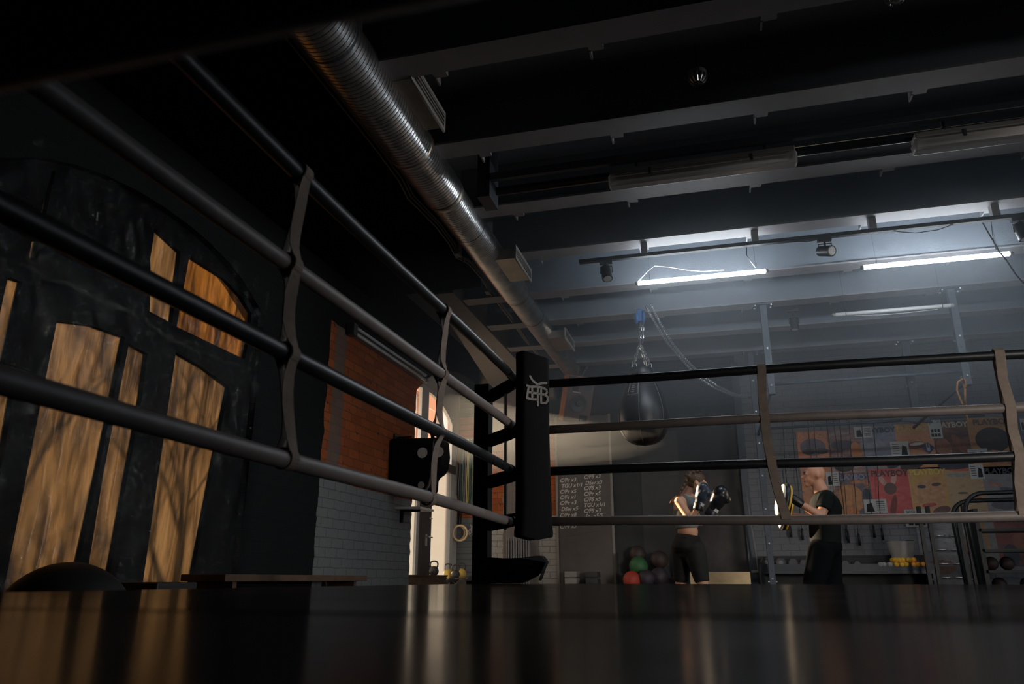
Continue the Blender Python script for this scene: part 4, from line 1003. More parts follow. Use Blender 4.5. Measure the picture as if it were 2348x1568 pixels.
put('hook', MB().tube([(hk.x, 8.56, 3.45), (hk.x, 8.56, 3.40), (hk.x + .03, 8.56, 3.37), (hk.x, 8.56, 3.345), (hk.x - .02, 8.56, 3.37)], .009, 7).cyl((hk.x, 8.6, 3.58), (hk.x, 8.68, 3.64), .012), 'chrome', t, True)
for k, (dx, dy) in enumerate(((0, 0), (13, -13))):
    px = [(1480, 700), (1502, 740), (1530, 785), (1560, 820), (1600, 865), (1640, 890), (1680, 906), (1712, 912), (1742, 913)]
    path = [onY(a + dx * (1 - i / 8), b_ + dy * (1 if i > 3 else 0) * (1 - i / 8), 8.5 + 2.6 * (i / 8)) for i, (a, b_) in enumerate(px)]
    single('hoist_chain', chain_mb(path, .052, .005, .014), 'chrome', ('slack hoist chain drooping to the rig upright, lower strand', 'slack hoist chain drooping to the rig upright, upper strand')[k], 'chain', 'slack chains of the hoist')

# ================================================================ pull-up rig
t = thing('pull_up_rig', 'dark slate steel pull-up rig hung from the ceiling beams', 'rig', (1.7, 9.7, 2.5))
def upright(x, y, z0, z1, w_=.075):
    u = put('upright', MB().bx(x - w_ / 2, x + w_ / 2, y - w_ / 2, y + w_ / 2, z0, z1), 'navymetal', t, bevel=.004)
    put('top_plate', MB().bx(x - .11, x + .11, y - .07, y + .07, z1 - .012, z1), 'navymetal', u)
    bm_ = MB()
    for (dx, dy) in ((-.09, -.05), (.09, -.05), (-.09, .05), (.09, .05)): bm_.lathe([(0, .011), (.012, .009)], (x + dx, y + dy, z1 - .012), (0, 0, -1), 8)
    z = z0 + .10; 
    while z < z1 - .2: bm_.lathe([(0, .016), (.012, .011)], (x, y - w_ / 2, z), (0, -1, 0), 10); z += .44
    for dx in (-1, 1): bm_.lathe([(0, .010), (.02, .009)], (x + dx * w_ / 2, y, z0 + .09), (dx, 0, 0), 8).lathe([(0, .010), (.02, .009)], (x + dx * w_ / 2, y, z0 + .50), (dx, 0, 0), 8)
    put('bolt', bm_, 'chrome', u)
    hm = MB(); z = z0 + .2
    while z < z1 - .1: hm.lathe([(0, .007), (.002, .007)], (x, y - w_ / 2, z), (0, -1, 0), 8); z += .22
    put('bolt_hole', hm, 'black', u)
upright(.69, 8.79, 2.52, 3.60); upright(2.67, 8.79, 2.50, 3.60)
upright(2.61, 10.78, 2.48, 3.60, .09); upright(.61, 10.78, 2.70 - 2.7 + .0, 3.60)
for (a, b_, r) in (((.72, 8.79, 2.64), (2.64, 8.79, 2.66), .017), ((.64, 10.78, 2.50), (3.4, 10.78, 2.54), .017)):
    put('pull_up_bar', MB().cyl(a, b_, r), 'navymetal', t, True)
put('brace', MB().prism([onY(2066, 965, 10.72), onY(2098, 925, 10.72), onY(2112, 945, 10.72), onY(2140, 968, 10.72)], (0, .04, 0)), 'navymetal', t)
put('brace', MB().cyl((2.55, 10.75, 2.42), (2.68, 8.82, 2.56), .018), 'navymetal', t, True)
put('brace', MB().cyl((.61, 10.75, 2.42), (.69, 8.82, 2.58), .018), 'navymetal', t, True)
single('tan_sling', MB().tube([onY(a, b_, 8.74) for a, b_ in ((2208, 868), (2196, 876), (2194, 895), (2206, 925), (2213, 932), (2213, 905), (2213, 880))], .010, 6).cyl(onY(2211, 930, 8.74), onY(2219, 965, 8.74), .009).tube([onY(2211, 875, 8.74) + Vector((.0, .05 * math.cos(q), .05 * math.sin(q) - .02)) for q in [2 * PI * i / 14 for i in range(14)]], .008, 5, True), 'orangestrap', 'tan sling hanging from the right rig post', 'sling', smooth=True)
single('steel_cable_rail', MB().cyl((.50, 11.45, .25), (.40, 11.45, 1.8), .013).cyl((.38, 11.43, .63), (.52, 11.43, .63), .022), 'bandgrey', 'thin steel rail with bright knob left of the dumbbell rack', 'rail', smooth=True)

# ================================================================ dumbbell rack
t = thing('dumbbell_rack', 'long low dark rack against the far brick wall', 'rack', (1.5, 11.2, 0))
put('top_shelf', MB().bx(.47, 2.62, 10.98, 11.45, .655, .675), 'dmetal', t); put('front_lip', MB().bx(.47, 2.62, 10.97, 10.985, .60, .72), 'dmetal', t)
put('lower_shelf', MB().bx(.47, 2.62, 10.98, 11.45, .25, .27), 'dmetal', t)
put('back_panel', MB().bx(.47, 2.62, 11.45, 11.47, .1, .84), 'black', t)
for x in (.50, 2.58): put('upright', MB().bx(x - .03, x + .03, 10.98, 11.45, 0, .655), 'dmetal', t)
def hexdb(px, s, label, lbl2=None):
    x = onY(px, 1285, 11.1).x; R_ = .078 * s; z = .676 + R_ * .87
    t = thing('hex_dumbbell', label, 'dumbbell', (x, 11.15, .676), 'hexagonal dumbbells on the rack')
    for y0, y1 in ((11.0, 11.0 + .09 * s), (11.21, 11.21 + .09 * s)):
        pr = [(0, R_ * .8), (.012, R_), ((y1 - y0) - .012, R_), (y1 - y0, R_ * .8)]
        mb = MB().lathe(pr, (0, 0, 0), (0, 1, 0), 6)
        Rm = Euler((0, PI / 6 * 0, 0)).to_matrix(); mb.v = [Vector((x, y0, z)) + Matrix.Rotation(0, 3, 'Y') @ v for v in mb.v]
        put('head', mb, 'iron', t)
    put('handle', MB().cyl((x, 11.05, z), (x, 11.25, z), .015), 'chrome', t, True)
    if s > .95: put('weight_mark', MB().lathe([(0, .03), (.001, .03)], (x, 10.999, z), (0, -1, 0), 6), 'bandgrey', t)
for px, s, l in ((1756, 1.06, 'largest, leftmost hex dumbbell on the rack'), (1789, 1.0, 'second hex dumbbell from the left on the rack'), (1817, .92, 'third hex dumbbell from the left on the rack'), (1841, .8, 'small hex dumbbell just left of the man'), (1935, .72, 'small dark dumbbell just right of the man'), (1962, .66, 'small dark dumbbell in the middle of the rack')):
    hexdb(px, s, l)
bk = thing('metal_bucket', 'tapered bright metal bucket behind the orange dumbbells', 'bucket', (0, 11.3, .676))
c = onY(2070, 1280, 11.3); zt = onY(2070, 1240, 11.3).z
put('pail', MB().lathe([(0, .10), (zt - .676, .172), (zt - .672, .168), (.01, .095)], (c.x, 11.3, .676), (0, 0, 1), 36, False), 'bucket', bk, 'edges')
put('rim', MB().tube([(c.x + .172 * math.cos(a), 11.3 + .172 * math.sin(a), zt) for a in [2 * PI * i / 36 for i in range(36)]], .006, 6, True), 'chrome', bk, True)
bk.location.x = c.x
for ch in bk.children: ch.location = -bk.location
def smalldb(m):
    t = thing('small_dumbbell', 'x', 'dumbbell', (0, 0, 0), 'small vinyl dumbbells in front of the bucket')
    for y in (-.055, .055): put('head', MB().sph((0, y, 0), (.034, .028, .034), seg=14, rings=8), m, t, True)
    put('handle', MB().cyl((0, -.04, 0), (0, .04, 0), .012, seg=10), m, t, True)
    return t
pr_ = {m: smalldb(m) for m in ('greyplastic', 'amberplastic', 'orangeplastic')}; used = set()
lay = [(2018, 1285, 'greyplastic', 'pale grey small dumbbell, leftmost of the row'), (2026, 1286, 'greyplastic', 'pale grey small dumbbell, second of the row'), (2039, 1284, 'greyplastic', 'pale grey small dumbbell next to the yellow ones'),
       (2053, 1285, 'amberplastic', 'yellow small dumbbell, lower row, leftmost'), (2065, 1288, 'amberplastic', 'yellow small dumbbell, lower row, second'), (2078, 1285, 'amberplastic', 'yellow small dumbbell, lower row, third'),
       (2091, 1285, 'orangeplastic', 'orange small dumbbell, lower row, left of three'), (2104, 1285, 'orangeplastic', 'orange small dumbbell, lower row, middle of three'), (2116, 1285, 'orangeplastic', 'orange small dumbbell, lower row, rightmost'),
       (2050, 1276, 'amberplastic', 'yellow small dumbbell, upper row, leftmost'), (2059, 1277, 'amberplastic', 'yellow small dumbbell, upper row, second'), (2068, 1278, 'amberplastic', 'yellow small dumbbell, upper row, third'), (2080, 1276, 'amberplastic', 'yellow small dumbbell, upper row, fourth'), (2095, 1276, 'orangeplastic', 'orange small dumbbell, upper row, rightmost')]
for px, py, m, l in lay:
    up = py < 1282; q = onY(px, py, 11.02); loc = (q.x, 11.04 + (.02 if up else 0), .7105 + (.056 if up else 0))
    if m not in used: o = pr_[m]; o.location = loc; used.add(m)
    else: o = dup(pr_[m], loc)
    o.rotation_euler = (0, 0, random.uniform(-.25, .25)); o['label'] = l

# black rack with chrome bars and tall hoops
t = thing('storage_rack', 'black rack with pairs of chrome bars in front of the posters', 'rack', (2.65, 10.6, 0))
for x0 in (2.42, 2.52, 2.845, 2.92): put('upright', MB().bx(x0 - .022, x0 + .022, 10.58, 10.63, 0, 1.40), 'blackgloss', t)
for z in (1.04, .875, .71, .55, .38, .2):
    for (a, b_) in ((2.545, 2.655), (2.70, 2.80)): put('bar', MB().cyl((a, 10.56, z), (b_, 10.56, z), .010), 'chrome', t, True, label='chrome bar')
    put('shelf_rail', MB().bx(2.42, 2.92, 10.60, 10.62, z - .03, z - .01), 'blackgloss', t)
t = thing('shelf_rack', 'tall black shelf rack at the right edge before the posters', 'rack', (3.5, 10.7, 0))
for x in (3.02, 4.1): put('upright', MB().bx(x - .025, x + .025, 10.5, 10.95, 0, 1.35), 'blackgloss', t)
for z in (1.08, .84, .60, .36): put('shelf', MB().bx(3.02, 4.1, 10.5, 10.95, z, z + .035), 'blackgloss', t)
for k, (x, z, m) in enumerate(((3.15, .635, 'brownball'), (3.32, .635, 'brownball'), (3.62, .635, 'black'), (3.2, .395, 'brownball'), (3.5, .395, 'panel3'))):
    single('leather_ball', MB().sph((x, 10.72, z + .08), .08), m, ('brown ball on the middle shelf of the right rack, leftmost', 'brown ball on the middle shelf of the right rack, second', 'black ball on the middle shelf of the right rack', 'brown ball on the low shelf of the right rack', 'grey ball on the low shelf of the right rack')[k], 'ball', 'balls on the right rack', True)
def hoop(x, y, zt, label):
    t = thing('tube_stand', label, 'stand', (x, y, 0), 'black bent tube stands')
    pts = [(x + .04, y, .02), (x - .0, y, zt - .22)] + [(x + .20 - .20 * math.cos(a), y, zt - .20 + .20 * math.sin(a)) for a in [PI / 2 * i / 8 for i in range(9)]] + [(x + 1.3, y, zt + .01)] + [(x + 1.5 - .2 * math.cos(a), y, zt - .19 + .2 * math.sin(a)) for a in [PI / 2 + PI / 2 * i / 6 for i in range(1, 7)]] + [(x + 1.72, y, .02)]
    put('bent_tube', MB().tube(pts, .024, 12), 'blackgloss', t, True); put('foot', MB().bx(x - .02, x + .10, y - .25, y + .25, 0, .03), 'blackgloss', t)
    put('foot', MB().bx(x + 1.62, x + 1.78, y - .25, y + .25, 0, .03), 'blackgloss', t)
hoop(onY(2215, 1180, 9.3).x, 9.3, 1.42, 'tall black bent tube stand, nearer one'); hoop(onY(2183, 1180, 9.75).x, 9.75, 1.38, 'tall black bent tube stand, rear one')

# ================================================================ posters and notes on the far wall
def poster_mat(i, a, b_, c):
    k = NT(f'printed poster {i}')
    v = k.coords((1, 1, 2.2)); n = k.noise(3.2 + (i % 3), v, 5, .62, 1.0); n2 = k.noise(14, v, 3)
    k.link(k.ramp(k.math('ADD', k.math('MULTIPLY', n, .85), k.math('MULTIPLY', n2, .15)), [(.34, a), (.5, b_), (.66, c)]), k.b.inputs['Base Color'])
    k.b.inputs['Roughness'].default_value = .45; return k.m
OR = (.52, .18, .06); DK = (.03, .02, .025); SK = (.56, .27, .14)
def oval(cx, cz, rx, rz, y, n=20, a0=0, a1=2 * PI): return [(cx + rx * math.cos(a0 + (a1 - a0) * i / n), y, cz + rz * math.sin(a0 + (a1 - a0) * i / n)) for i in range(n)]
cm = {}
def colm(c):
    if c not in cm: cm[c] = mat('print ink %d' % len(cm), c, .5, var=.25, nscale=18)
    return cm[c]
def poster(i, x0, x1, z0, z1, cols, title, tcol, shapes, label, ts=None, tx=0):
    y = 11.692; t = thing('magazine_poster', label, 'poster', ((x0 + x1) / 2, y, z0), 'magazine cover posters on the brick wall')
    put('sheet', MB().bx(x0, x1, y, y + .004, z0, z1), poster_mat(i, *cols), t)
    W_ = x1 - x0; H_ = z1 - z0
    for k, (u, v, ru, rv, c, a) in enumerate(shapes):
        pts = [(x0 + W_ * u + W_ * ru * math.cos(q) * math.cos(a) - W_ * rv * math.sin(q) * math.sin(a), y - .001 - .0006 * k, z0 + H_ * v + W_ * ru * math.cos(q) * math.sin(a) + W_ * rv * math.sin(q) * math.cos(a)) for q in [2 * PI * s / 22 for s in range(22)]]
        pts = [(min(max(p[0], x0), x1), p[1], min(max(p[2], z0), z1)) for p in pts]
        put('picture_shape', MB().prism(pts, (0, .0005, 0)), colm(c), t)
    if title:
        s_ = ts or W_ * .225
        vs, fs = text_mesh(title, s_, lambda a, b2, c2: (x0 + W_ * (.05 + tx) + a, y - .006 - c2, z1 - s_ * .92 + b2), .001, 0, bold=.004)
        put('title', MB().add(vs, fs), colm(tcol), t, label='large printed title')
SH = math.radians(0)
T_ = 'PLAYBOY'
HB = (.05, .035, .05)
poster(0, 1.19, 1.61, 1.98, 2.60, ((.30, .08, .05), OR, (.30, .14, .12)), T_, (.55, .22, .08), [(.5, .62, .42, .30, (.12, .09, .12), 0), (.35, .52, .22, .10, DK, 0), (.78, .52, .22, .10, DK, 0), (.5, .2, .35, .22, OR, 0)], 'orange cover poster with dark glasses, top row leftmost')
poster(1, 1.61, 2.06, 1.98, 2.62, ((.05, .03, .05), (.25, .12, .10), (.36, .30, .28)), None, DK, [(.45, .62, .38, .16, HB, 0), (.82, .45, .16, .34, (.46, .15, .04), .1), (.4, .15, .3, .18, DK, 0)], 'dark and orange collage poster without title, top row second')
poster(2, 2.06, 2.52, 2.02, 2.63, ((.13, .14, .18), (.20, .21, .26), (.30, .30, .34)), T_, (.04, .04, .06), [(.5, .12, .30, .12, (.30, .19, .17), 0), (.82, .08, .2, .10, DK, .3)], 'grey blue cover poster, top row third')
poster(3, 2.52, 3.00, 2.00, 2.64, (OR, SK, (.34, .12, .06)), T_, (.55, .40, .10), [(.52, .52, .27, .11, (.16, .04, .03), .1), (.54, .55, .20, .045, (.50, .45, .42), .1), (.3, .1, .35, .15, DK, .2)], 'orange cover poster with a big open mouth, top row')
poster(4, 3.00, 3.45, 1.98, 2.66, ((.02, .02, .03), (.14, .05, .03), (.30, .12, .07)), T_, (.50, .45, .34), [(.25, .45, .22, .3, (.28, .11, .06), .2), (.7, .5, .12, .36, (.24, .09, .05), .5), (.45, .1, .5, .16, (.03, .03, .05), 0)], 'dark cover poster with cream title, top row')
poster(5, 3.45, 3.94, 1.90, 2.68, ((.36, .16, .05), (.44, .22, .08), (.30, .11, .05)), T_, (.10, .06, .04), [(.58, .60, .44, .36, (.03, .02, .02), 0), (.55, .28, .30, .22, (.40, .17, .09), 0), (.5, .62, .3, .1, (.06, .03, .02), 0)], 'orange cover poster with a dark curly head, top row rightmost', None, .1)
poster(6, 1.19, 1.63, 1.36, 1.98, ((.34, .13, .06), OR, (.12, .05, .04)), None, DK, [(.35, .55, .3, .35, (.46, .2, .10), 0), (.8, .7, .2, .2, (.3, .28, .26), 0)], 'orange poster mostly hidden behind the man, second row')
poster(7, 1.63, 2.10, 1.36, 1.98, ((.03, .04, .08), (.10, .07, .08), OR), T_, (.20, .20, .30), [(.42, .42, .36, .42, (.44, .19, .07), .2), (.86, .35, .14, .38, (.02, .03, .05), 0), (.3, .1, .3, .14, OR, 0)], 'navy cover poster with orange figure, second row right of the man')
poster(8, 2.10, 2.60, 1.36, 2.02, ((.42, .04, .04), (.50, .06, .06), (.46, .09, .08)), T_, (.06, .02, .02), [(.32, .76, .07, .20, (.52, .26, .22), .5), (.62, .78, .07, .18, (.52, .26, .22), -.3), (.50, .58, .17, .16, (.10, .05, .04), .7), (.52, .20, .08, .34, (.20, .03, .03), -.25)], 'red cover poster with pale shapes, second row')
poster(9, 2.60, 3.07, 1.36, 2.02, ((.46, .26, .07), (.52, .30, .10), (.44, .18, .08)), T_, (.60, .45, .10), [(.5, .42, .42, .44, (.50, .26, .13), 0), (.32, .60, .12, .05, (.05, .05, .07), 0), (.72, .64, .13, .05, (.09, .06, .06), .1), (.45, .22, .2, .06, (.40, .08, .06), .1), (.75, .1, .25, .12, (.15, .07, .06), .3)], 'yellow cover poster with a close up face, second row')
poster(10, 3.07, 3.52, 1.36, 2.02, ((.40, .25, .12), (.44, .30, .16), (.38, .2, .1)), None, DK, [(.5, .95, .45, .08, (.50, .12, .08), 0), (.35, .82, .3, .06, (.25, .24, .24), 0), (.4, .45, .14, .03, (.07, .05, .06), 0), (.75, .3, .2, .1, (.36, .14, .08), 0)], 'beige poster with red top edge, second row')
poster(11, 3.52, 3.97, 1.36, 2.00, ((.17, .17, .19), (.24, .20, .19), (.20, .22, .25)), T_, (.03, .03, .05), [(.3, .62, .2, .06, (.34, .15, .12), -.3), (.7, .5, .3, .08, (.08, .09, .12), -.2), (.5, .2, .4, .14, (.10, .09, .10), 0)], 'grey cover poster with dark title, second row rightmost')
poster(12, 3.07, 3.55, .70, 1.36, ((.12, .11, .12), (.22, .20, .20), (.10, .08, .07)), T_, (.20, .19, .18), [(.75, .6, .05, .5, (.34, .18, .06), .1), (.3, .35, .3, .2, (.22, .08, .06), 0)], 'grey cover poster low behind the shelf rack, left one')
poster(13, 3.55, 4.03, .70, 1.36, ((.16, .04, .03), (.22, .05, .04), (.05, .04, .04)), T_, (.03, .02, .03), [(.7, .5, .3, .3, (.26, .09, .05), 0), (.3, .2, .2, .3, (.03, .03, .04), 0)], 'dark red cover poster low behind the shelf rack, right one')
poster(14, 2.60, 3.07, .40, 1.36, ((.17, .17, .18), (.26, .25, .26), (.14, .13, .14)), None, DK, [(.6, .7, .35, .08, (.36, .36, .36), -.4), (.5, .3, .4, .2, (.24, .13, .10), 0)], 'grey poster low behind the chrome bar rack')
def note(px0, py0, px1, py1, label, txt=None, pic=True, rot=0.):
    y = 11.684; a = onY(px0, py0, y); b_ = onY(px1, py1, y); cx = (a.x + b_.x) / 2; cz = (a.z + b_.z) / 2; w_ = abs(b_.x - a.x) / 2; h_ = abs(a.z - b_.z) / 2
    t = thing('paper_note', label, 'paper note', (cx, y, cz - h_), 'small paper notes stuck over the posters'); cr, sr = math.cos(rot), math.sin(rot)
    q = lambda u, v, d=0: (cx + (u * cr - v * sr), y - d, cz + (u * sr + v * cr))
    put('sheet', MB().prism([q(-w_, -h_), q(w_, -h_), q(w_, h_), q(-w_, h_)], (0, .001, 0)), 'paper', t)
    mb = MB()
    if pic:
        s_ = -1 if px0 % 2 else 1
        mb.prism([q(s_ * w_ * .1, -h_ * .8, .0015), q(s_ * w_ * .8, -h_ * .8, .0015), q(s_ * w_ * .75, h_ * .3, .0015), q(s_ * w_ * .3, h_ * .5, .0015)], (0, .0005, 0))
        for k in range(5): mb.prism([q(-s_ * w_ * .8, h_ * (.7 - .3 * k), .0015), q(-s_ * w_ * .1, h_ * (.7 - .3 * k), .0015), q(-s_ * w_ * .1, h_ * (.62 - .3 * k), .0015), q(-s_ * w_ * .8, h_ * (.62 - .3 * k), .0015)], (0, .0005, 0))
    else:
        for k in range(2):
            for j in range(3): mb.prism([q(w_ * (-.75 + .52 * j), h_ * (-.1 - .42 * k), .0015), q(w_ * (-.35 + .52 * j), h_ * (-.1 - .42 * k), .0015), q(w_ * (-.35 + .52 * j), h_ * (-.42 - .42 * k), .0015), q(w_ * (-.75 + .52 * j), h_ * (-.42 - .42 * k), .0015)], (0, .0005, 0))
    put('print', mb, 'ink', t)
    if txt:
        vs, fs = text_mesh(txt, h_ * .5, lambda a2, b2, c2: q(-w_ * .8 + a2, h_ * .5 + b2, .002 + c2), .001, 0); put('heading', MB().add(vs, fs), 'ink', t)
note(1957, 979, 2002, 1003, 'small landscape note between the second and third top posters')
note(2040, 1013, 2087, 1046, 'note with a portrait over the grey blue poster')
note(2126, 960, 2163, 1004, 'upright note with a grid of pictures over the top row', 'JKGU', False)
note(2218, 1030, 2268, 1052, 'wide note half hidden by the third rope')
note(2220, 1064, 2259, 1097, 'note above the beige poster')
note(1893, 1082, 1926, 1114, 'black and white note just behind the man')
note(1979, 1145, 2036, 1176, 'landscape photo note over the lower edge of the red poster')
note(2072, 1168, 2132, 1207, 'note with pictures below the yellow poster', 'JKGU', False)
note(2337, 960, 2362, 988, 'note on the bare wall at the right edge')
y = 11.682; c = onY(2129, 1027, y); t = thing('emblem_sticker', 'small blue diamond sticker with a white rabbit head over the mouth poster', 'sticker', c)
put('sheet', MB().prism([(c.x - .085, y, c.z), (c.x, y, c.z - .085), (c.x + .085, y, c.z), (c.x, y, c.z + .085)], (0, .001, 0)), colm((.06, .09, .20)), t)
put('emblem', MB().prism(oval(c.x, c.z - .02, .022, .028, y - .002), (0, .0008, 0)).prism(oval(c.x - .018, c.z + .028, .009, .032, y - .002), (0, .0008, 0)).prism(oval(c.x + .012, c.z + .028, .009, .032, y - .002), (0, .0008, 0)), 'paper', t)
# skipping ropes hanging in front of the posters
rx = [1793, 1815, 1851, 1866, 1896, 1911, 1925, 1945, 1974, 2003]
for k, x in enumerate(rx):
    a = onY(x, 962, 11.62); d = 18 + 5 * (k % 3); b_ = onY(x + d, 1205 + 6 * (k % 4), 11.62)
    t = thing('skipping_rope', ('leftmost skipping rope on the brick wall', 'second skipping rope from the left', 'third skipping rope, over the edge of the first poster', 'fourth skipping rope, over the first poster', 'fifth skipping rope, over the second poster', 'sixth skipping rope, over the second poster', 'seventh skipping rope, over the second poster', 'eighth skipping rope, over the navy poster', 'ninth skipping rope, over the navy poster', 'rightmost skipping rope, over the red poster')[k], 'skipping rope', a, 'skipping ropes hanging on the wall')
    put('cord', MB().tube([a.lerp(b_, i / 10) + Vector((.006 * math.sin(i * 1.1 + k), .0, 0)) for i in range(11)], .005, 5), 'black', t, True)
    put('handle', MB().cyl(b_, b_ + Vector((0, 0, -.16)), .014, .018), 'black', t, True); put('hook', MB().cyl((a.x, 11.60, a.z), (a.x, 11.70, a.z), .005), 'chrome', t)

# ================================================================ people
def G(px, py, y=8.4): return onY(px, py, y)
W = thing('person', 'woman with braided hair in grey crop top and black shorts, both boxing gloves raised', 'person', (-.3, 8.4, 0))
hc = G(1597, 1104); fy = 8.4
def flr(x, y, z): return Vector((x, y, z))
body = MB()
body.sph(hc + Vector((-.008, 0, .012)), (.094, .074, .100), (0, -.2, 0)).sph(hc + Vector((.035, 0, -.045)), (.058, .052, .062))
body.cap(hc + Vector((.088, 0, .0)), hc + Vector((.103, 0, -.028)), .008, .014).sph(hc + Vector((.080, 0, -.055)), (.022, .026, .012)).sph(hc + Vector((.078, 0, -.085)), (.024, .028, .02))
for s_ in (-1, 1):
    body.sph(hc + Vector((.074, s_ * .03, .004)), (.016, .018, .012)).sph(hc + Vector((-.002, s_ * .078, -.018)), (.016, .012, .028))
body.cap(G(1573, 1136), G(1586, 1114), .050, .047)
body.cap(G(1563, 1140), G(1590, 1142, 8.4), .04, .04)
sh_n = G(1557, 1149, 8.25); sh_f = G(1578, 1149, 8.56)
body.cap(sh_n, sh_f, .052, .052).sph(G(1570, 1166), (.118, .150, .150), (0, -.1, 0)).cap(G(1573, 1180), G(1578, 1218), .100, .098).sph(G(1577, 1218), (.108, .138, .10)).sph(G(1578, 1248), (.128, .165, .12))
kn_r = G(1561, 1342, 8.50); kn_r.z = .475; kn_f = G(1612, 1342, 8.31); kn_f.z = .475
an_r = Vector((kn_r.x - .10, 8.56, .085)); an_f = Vector((kn_f.x + .05, 8.26, .085))
for hip, kn, an in ((G(1564, 1262, 8.46), kn_r, an_r), (G(1592, 1262, 8.33), kn_f, an_f)):
    body.cap(hip, kn, .098, .058).cap(kn, kn.lerp(an, .35), .056, .056).cap(kn.lerp(an, .35), an, .056, .036).cap(an + Vector((-.02, 0, -.03)), an + Vector((.16, -.04, -.055)), .04, .028)
el_n = G(1583, 1191, 8.17); wr_n = G(1597, 1168, 8.14); el_f = G(1606, 1198, 8.52); wr_f = G(1630, 1182, 8.44)
body.cap(sh_n, el_n, .050, .040).cap(el_n, wr_n, .040, .032).cap(sh_f, el_f, .048, .038).cap(el_f, wr_f, .038, .032)
sculpt('body', body, 'skinw', W, .011, 4)
top = MB().lathe([(0, .118), (.05, .122), (.12, .130), (.17, .127), (.215, .105), (.235, .08)], G(1575, 1212), G(1569, 1160) - G(1575, 1212), 28, sx=1., sy=1.28).sph(G(1581, 1164), (.112, .146, .120)).cap(G(1571, 1139, 8.33), G(1586, 1160, 8.30), .030, .06).cap(G(1576, 1139, 8.48), G(1586, 1160, 8.48), .030, .06)
sculpt('crop_top', top, 'top', W, .011, 5)
sho = MB().lathe([(0, .124), (.03, .130), (.09, .148), (.15, .150), (.19, .12)], G(1578, 1226), G(1575, 1266) - G(1578, 1226), 30, sx=1., sy=1.2)
sho.sph(G(1579, 1270), (.10, .13, .08))
for hip, kn in ((G(1564, 1258, 8.46), kn_r), (G(1592, 1258, 8.33), kn_f)): sho.sph(hip, .115).lathe([(0, .112), ((kn - hip).length * .35, .106), ((kn - hip).length * .92, .074)], hip, kn - hip, 24)
sculpt('shorts', sho, 'shorts', W, .012, 4)
hr = MB().sph(hc + Vector((-.014, 0, .026)), (.106, .086, .090), (0, -.12, 0)).sph(hc + Vector((-.050, 0, -.01)), (.062, .070, .075))
br1 = [G(1578, 1092, 8.32), G(1572, 1102, 8.31), G(1567, 1112, 8.31), G(1562, 1121, 8.31), G(1557, 1130, 8.31), G(1553, 1137, 8.31)]
for k, p in enumerate(br1):
    hr.sph(p + Vector((.006, 0, 0)), (.019, .015, .022), (0, .6, 0)).sph(p + Vector((-.006, .012, -.012)), (.018, .015, .020), (0, -.6, 0))
for k in range(5): a = G(1588 + 8 * k - 14, 1086 - 2 * k + (3 if k == 0 else 0), 8.33); hr.sph(a, (.022, .016, .017), (0, .4, 0))
hair = sculpt('hair', hr, 'hair', W, .008, 1)
pt = MB(); tail = [G(1553, 1138, 8.31), G(1547, 1144, 8.31), G(1541, 1149, 8.31), G(1535, 1155, 8.31)]
pt.tube(tail, .02, 8, rs=[.018, .022, .018, .006]); put('ponytail_end', pt, 'hairtip', hair, True)
def glove(c, d, m, s=1., label=None, y=0):
    """c = fist centre, d = direction from wrist to fist"""
    d = Vector(d).normalized(); side = Vector((0, -1, 0)); q = Vector((0, 0, 1)).rotation_difference(d)
    mb = MB().cap(c - d * .03 * s, c + d * .055 * s, .066 * s, .070 * s).cap(c + d * .05 * s, c + d * .03 * s + q @ Vector((.05, 0, 0)) * s, .06 * s, .05 * s).cap(c + q @ Vector((-.02, -.055, -.03)) * s, c + q @ Vector((.01, -.06, .035)) * s, .024 * s, .020 * s)
    mb.cap(c - d * .06 * s, c - d * .11 * s, .052 * s, .050 * s)
    g = sculpt('boxing_glove', mb, m, W, .010, 3, label)
    put('cuff', MB().lathe([(0, .052 * s), (.01, .055 * s), (.075, .054 * s), (.08, .05 * s)], c - d * .175 * s, d, 24), 'vinylblack', g, True)
    put('cuff_patch', MB().box(c - d * .12 * s + Vector((.03, -.048, 0)) * s, (.045, .006, .03), (0, .6, 0)), 'white', g)
glove(G(1609, 1132, 8.13), (wr_n - el_n) * .3 + Vector((.02, 0, .10)), 'glove', .98, 'navy boxing glove nearest the camera')
glove(G(1648, 1143, 8.42), Vector((.42, -.1, .75)), 'gloveblack', 1.22, 'black boxing glove reaching forward')

Mn = thing('person', 'bald man in black t-shirt and trousers holding up white focus mitts', 'person', (1.0, 8.6, 0))
def Hh(px, py, y=8.6): return onY(px, py, y)
hc = Hh(1867, 1089)
body = MB().sph(hc + Vector((.012, 0, .018)), (.100, .078, .100), (0, -.15, 0)).sph(hc + Vector((-.040, 0, -.048)), (.060, .056, .060)).sph(hc + Vector((-.072, 0, .026)), (.03, .05, .02))
body.cap(hc + Vector((-.098, 0, .010)), hc + Vector((-.122, 0, -.022)), .009, .016).sph(hc + Vector((-.088, 0, -.055)), (.022, .03, .010)).sph(hc + Vector((-.086, 0, -.071)), (.020, .028, .010)).sph(hc + Vector((-.080, 0, -.102)), (.030, .030, .026))
for s_ in (-1, 1): body.sph(hc + Vector((-.086, s_ * .032, .006)), (.016, .018, .012)).sph(hc + Vector((.028, s_ * .079, -.010)), (.022, .011, .036), (0, .2, 0))
body.cap(Hh(1885, 1130), Hh(1875, 1106), .078, .066)
sn = Hh(1896, 1141, 8.40); sf_ = Hh(1888, 1141, 8.80); en = Hh(1882, 1184, 8.34); wn = Hh(1829, 1150, 8.32); ef = Hh(1872, 1192, 8.84); wf = Hh(1818, 1182, 8.72)
body.cap(sn, sf_, .065, .065).sph(Hh(1892, 1168), (.130, .185, .17)).sph(Hh(1889, 1215), (.128, .165, .14)).sph(Hh(1892, 1245), (.13, .17, .12))
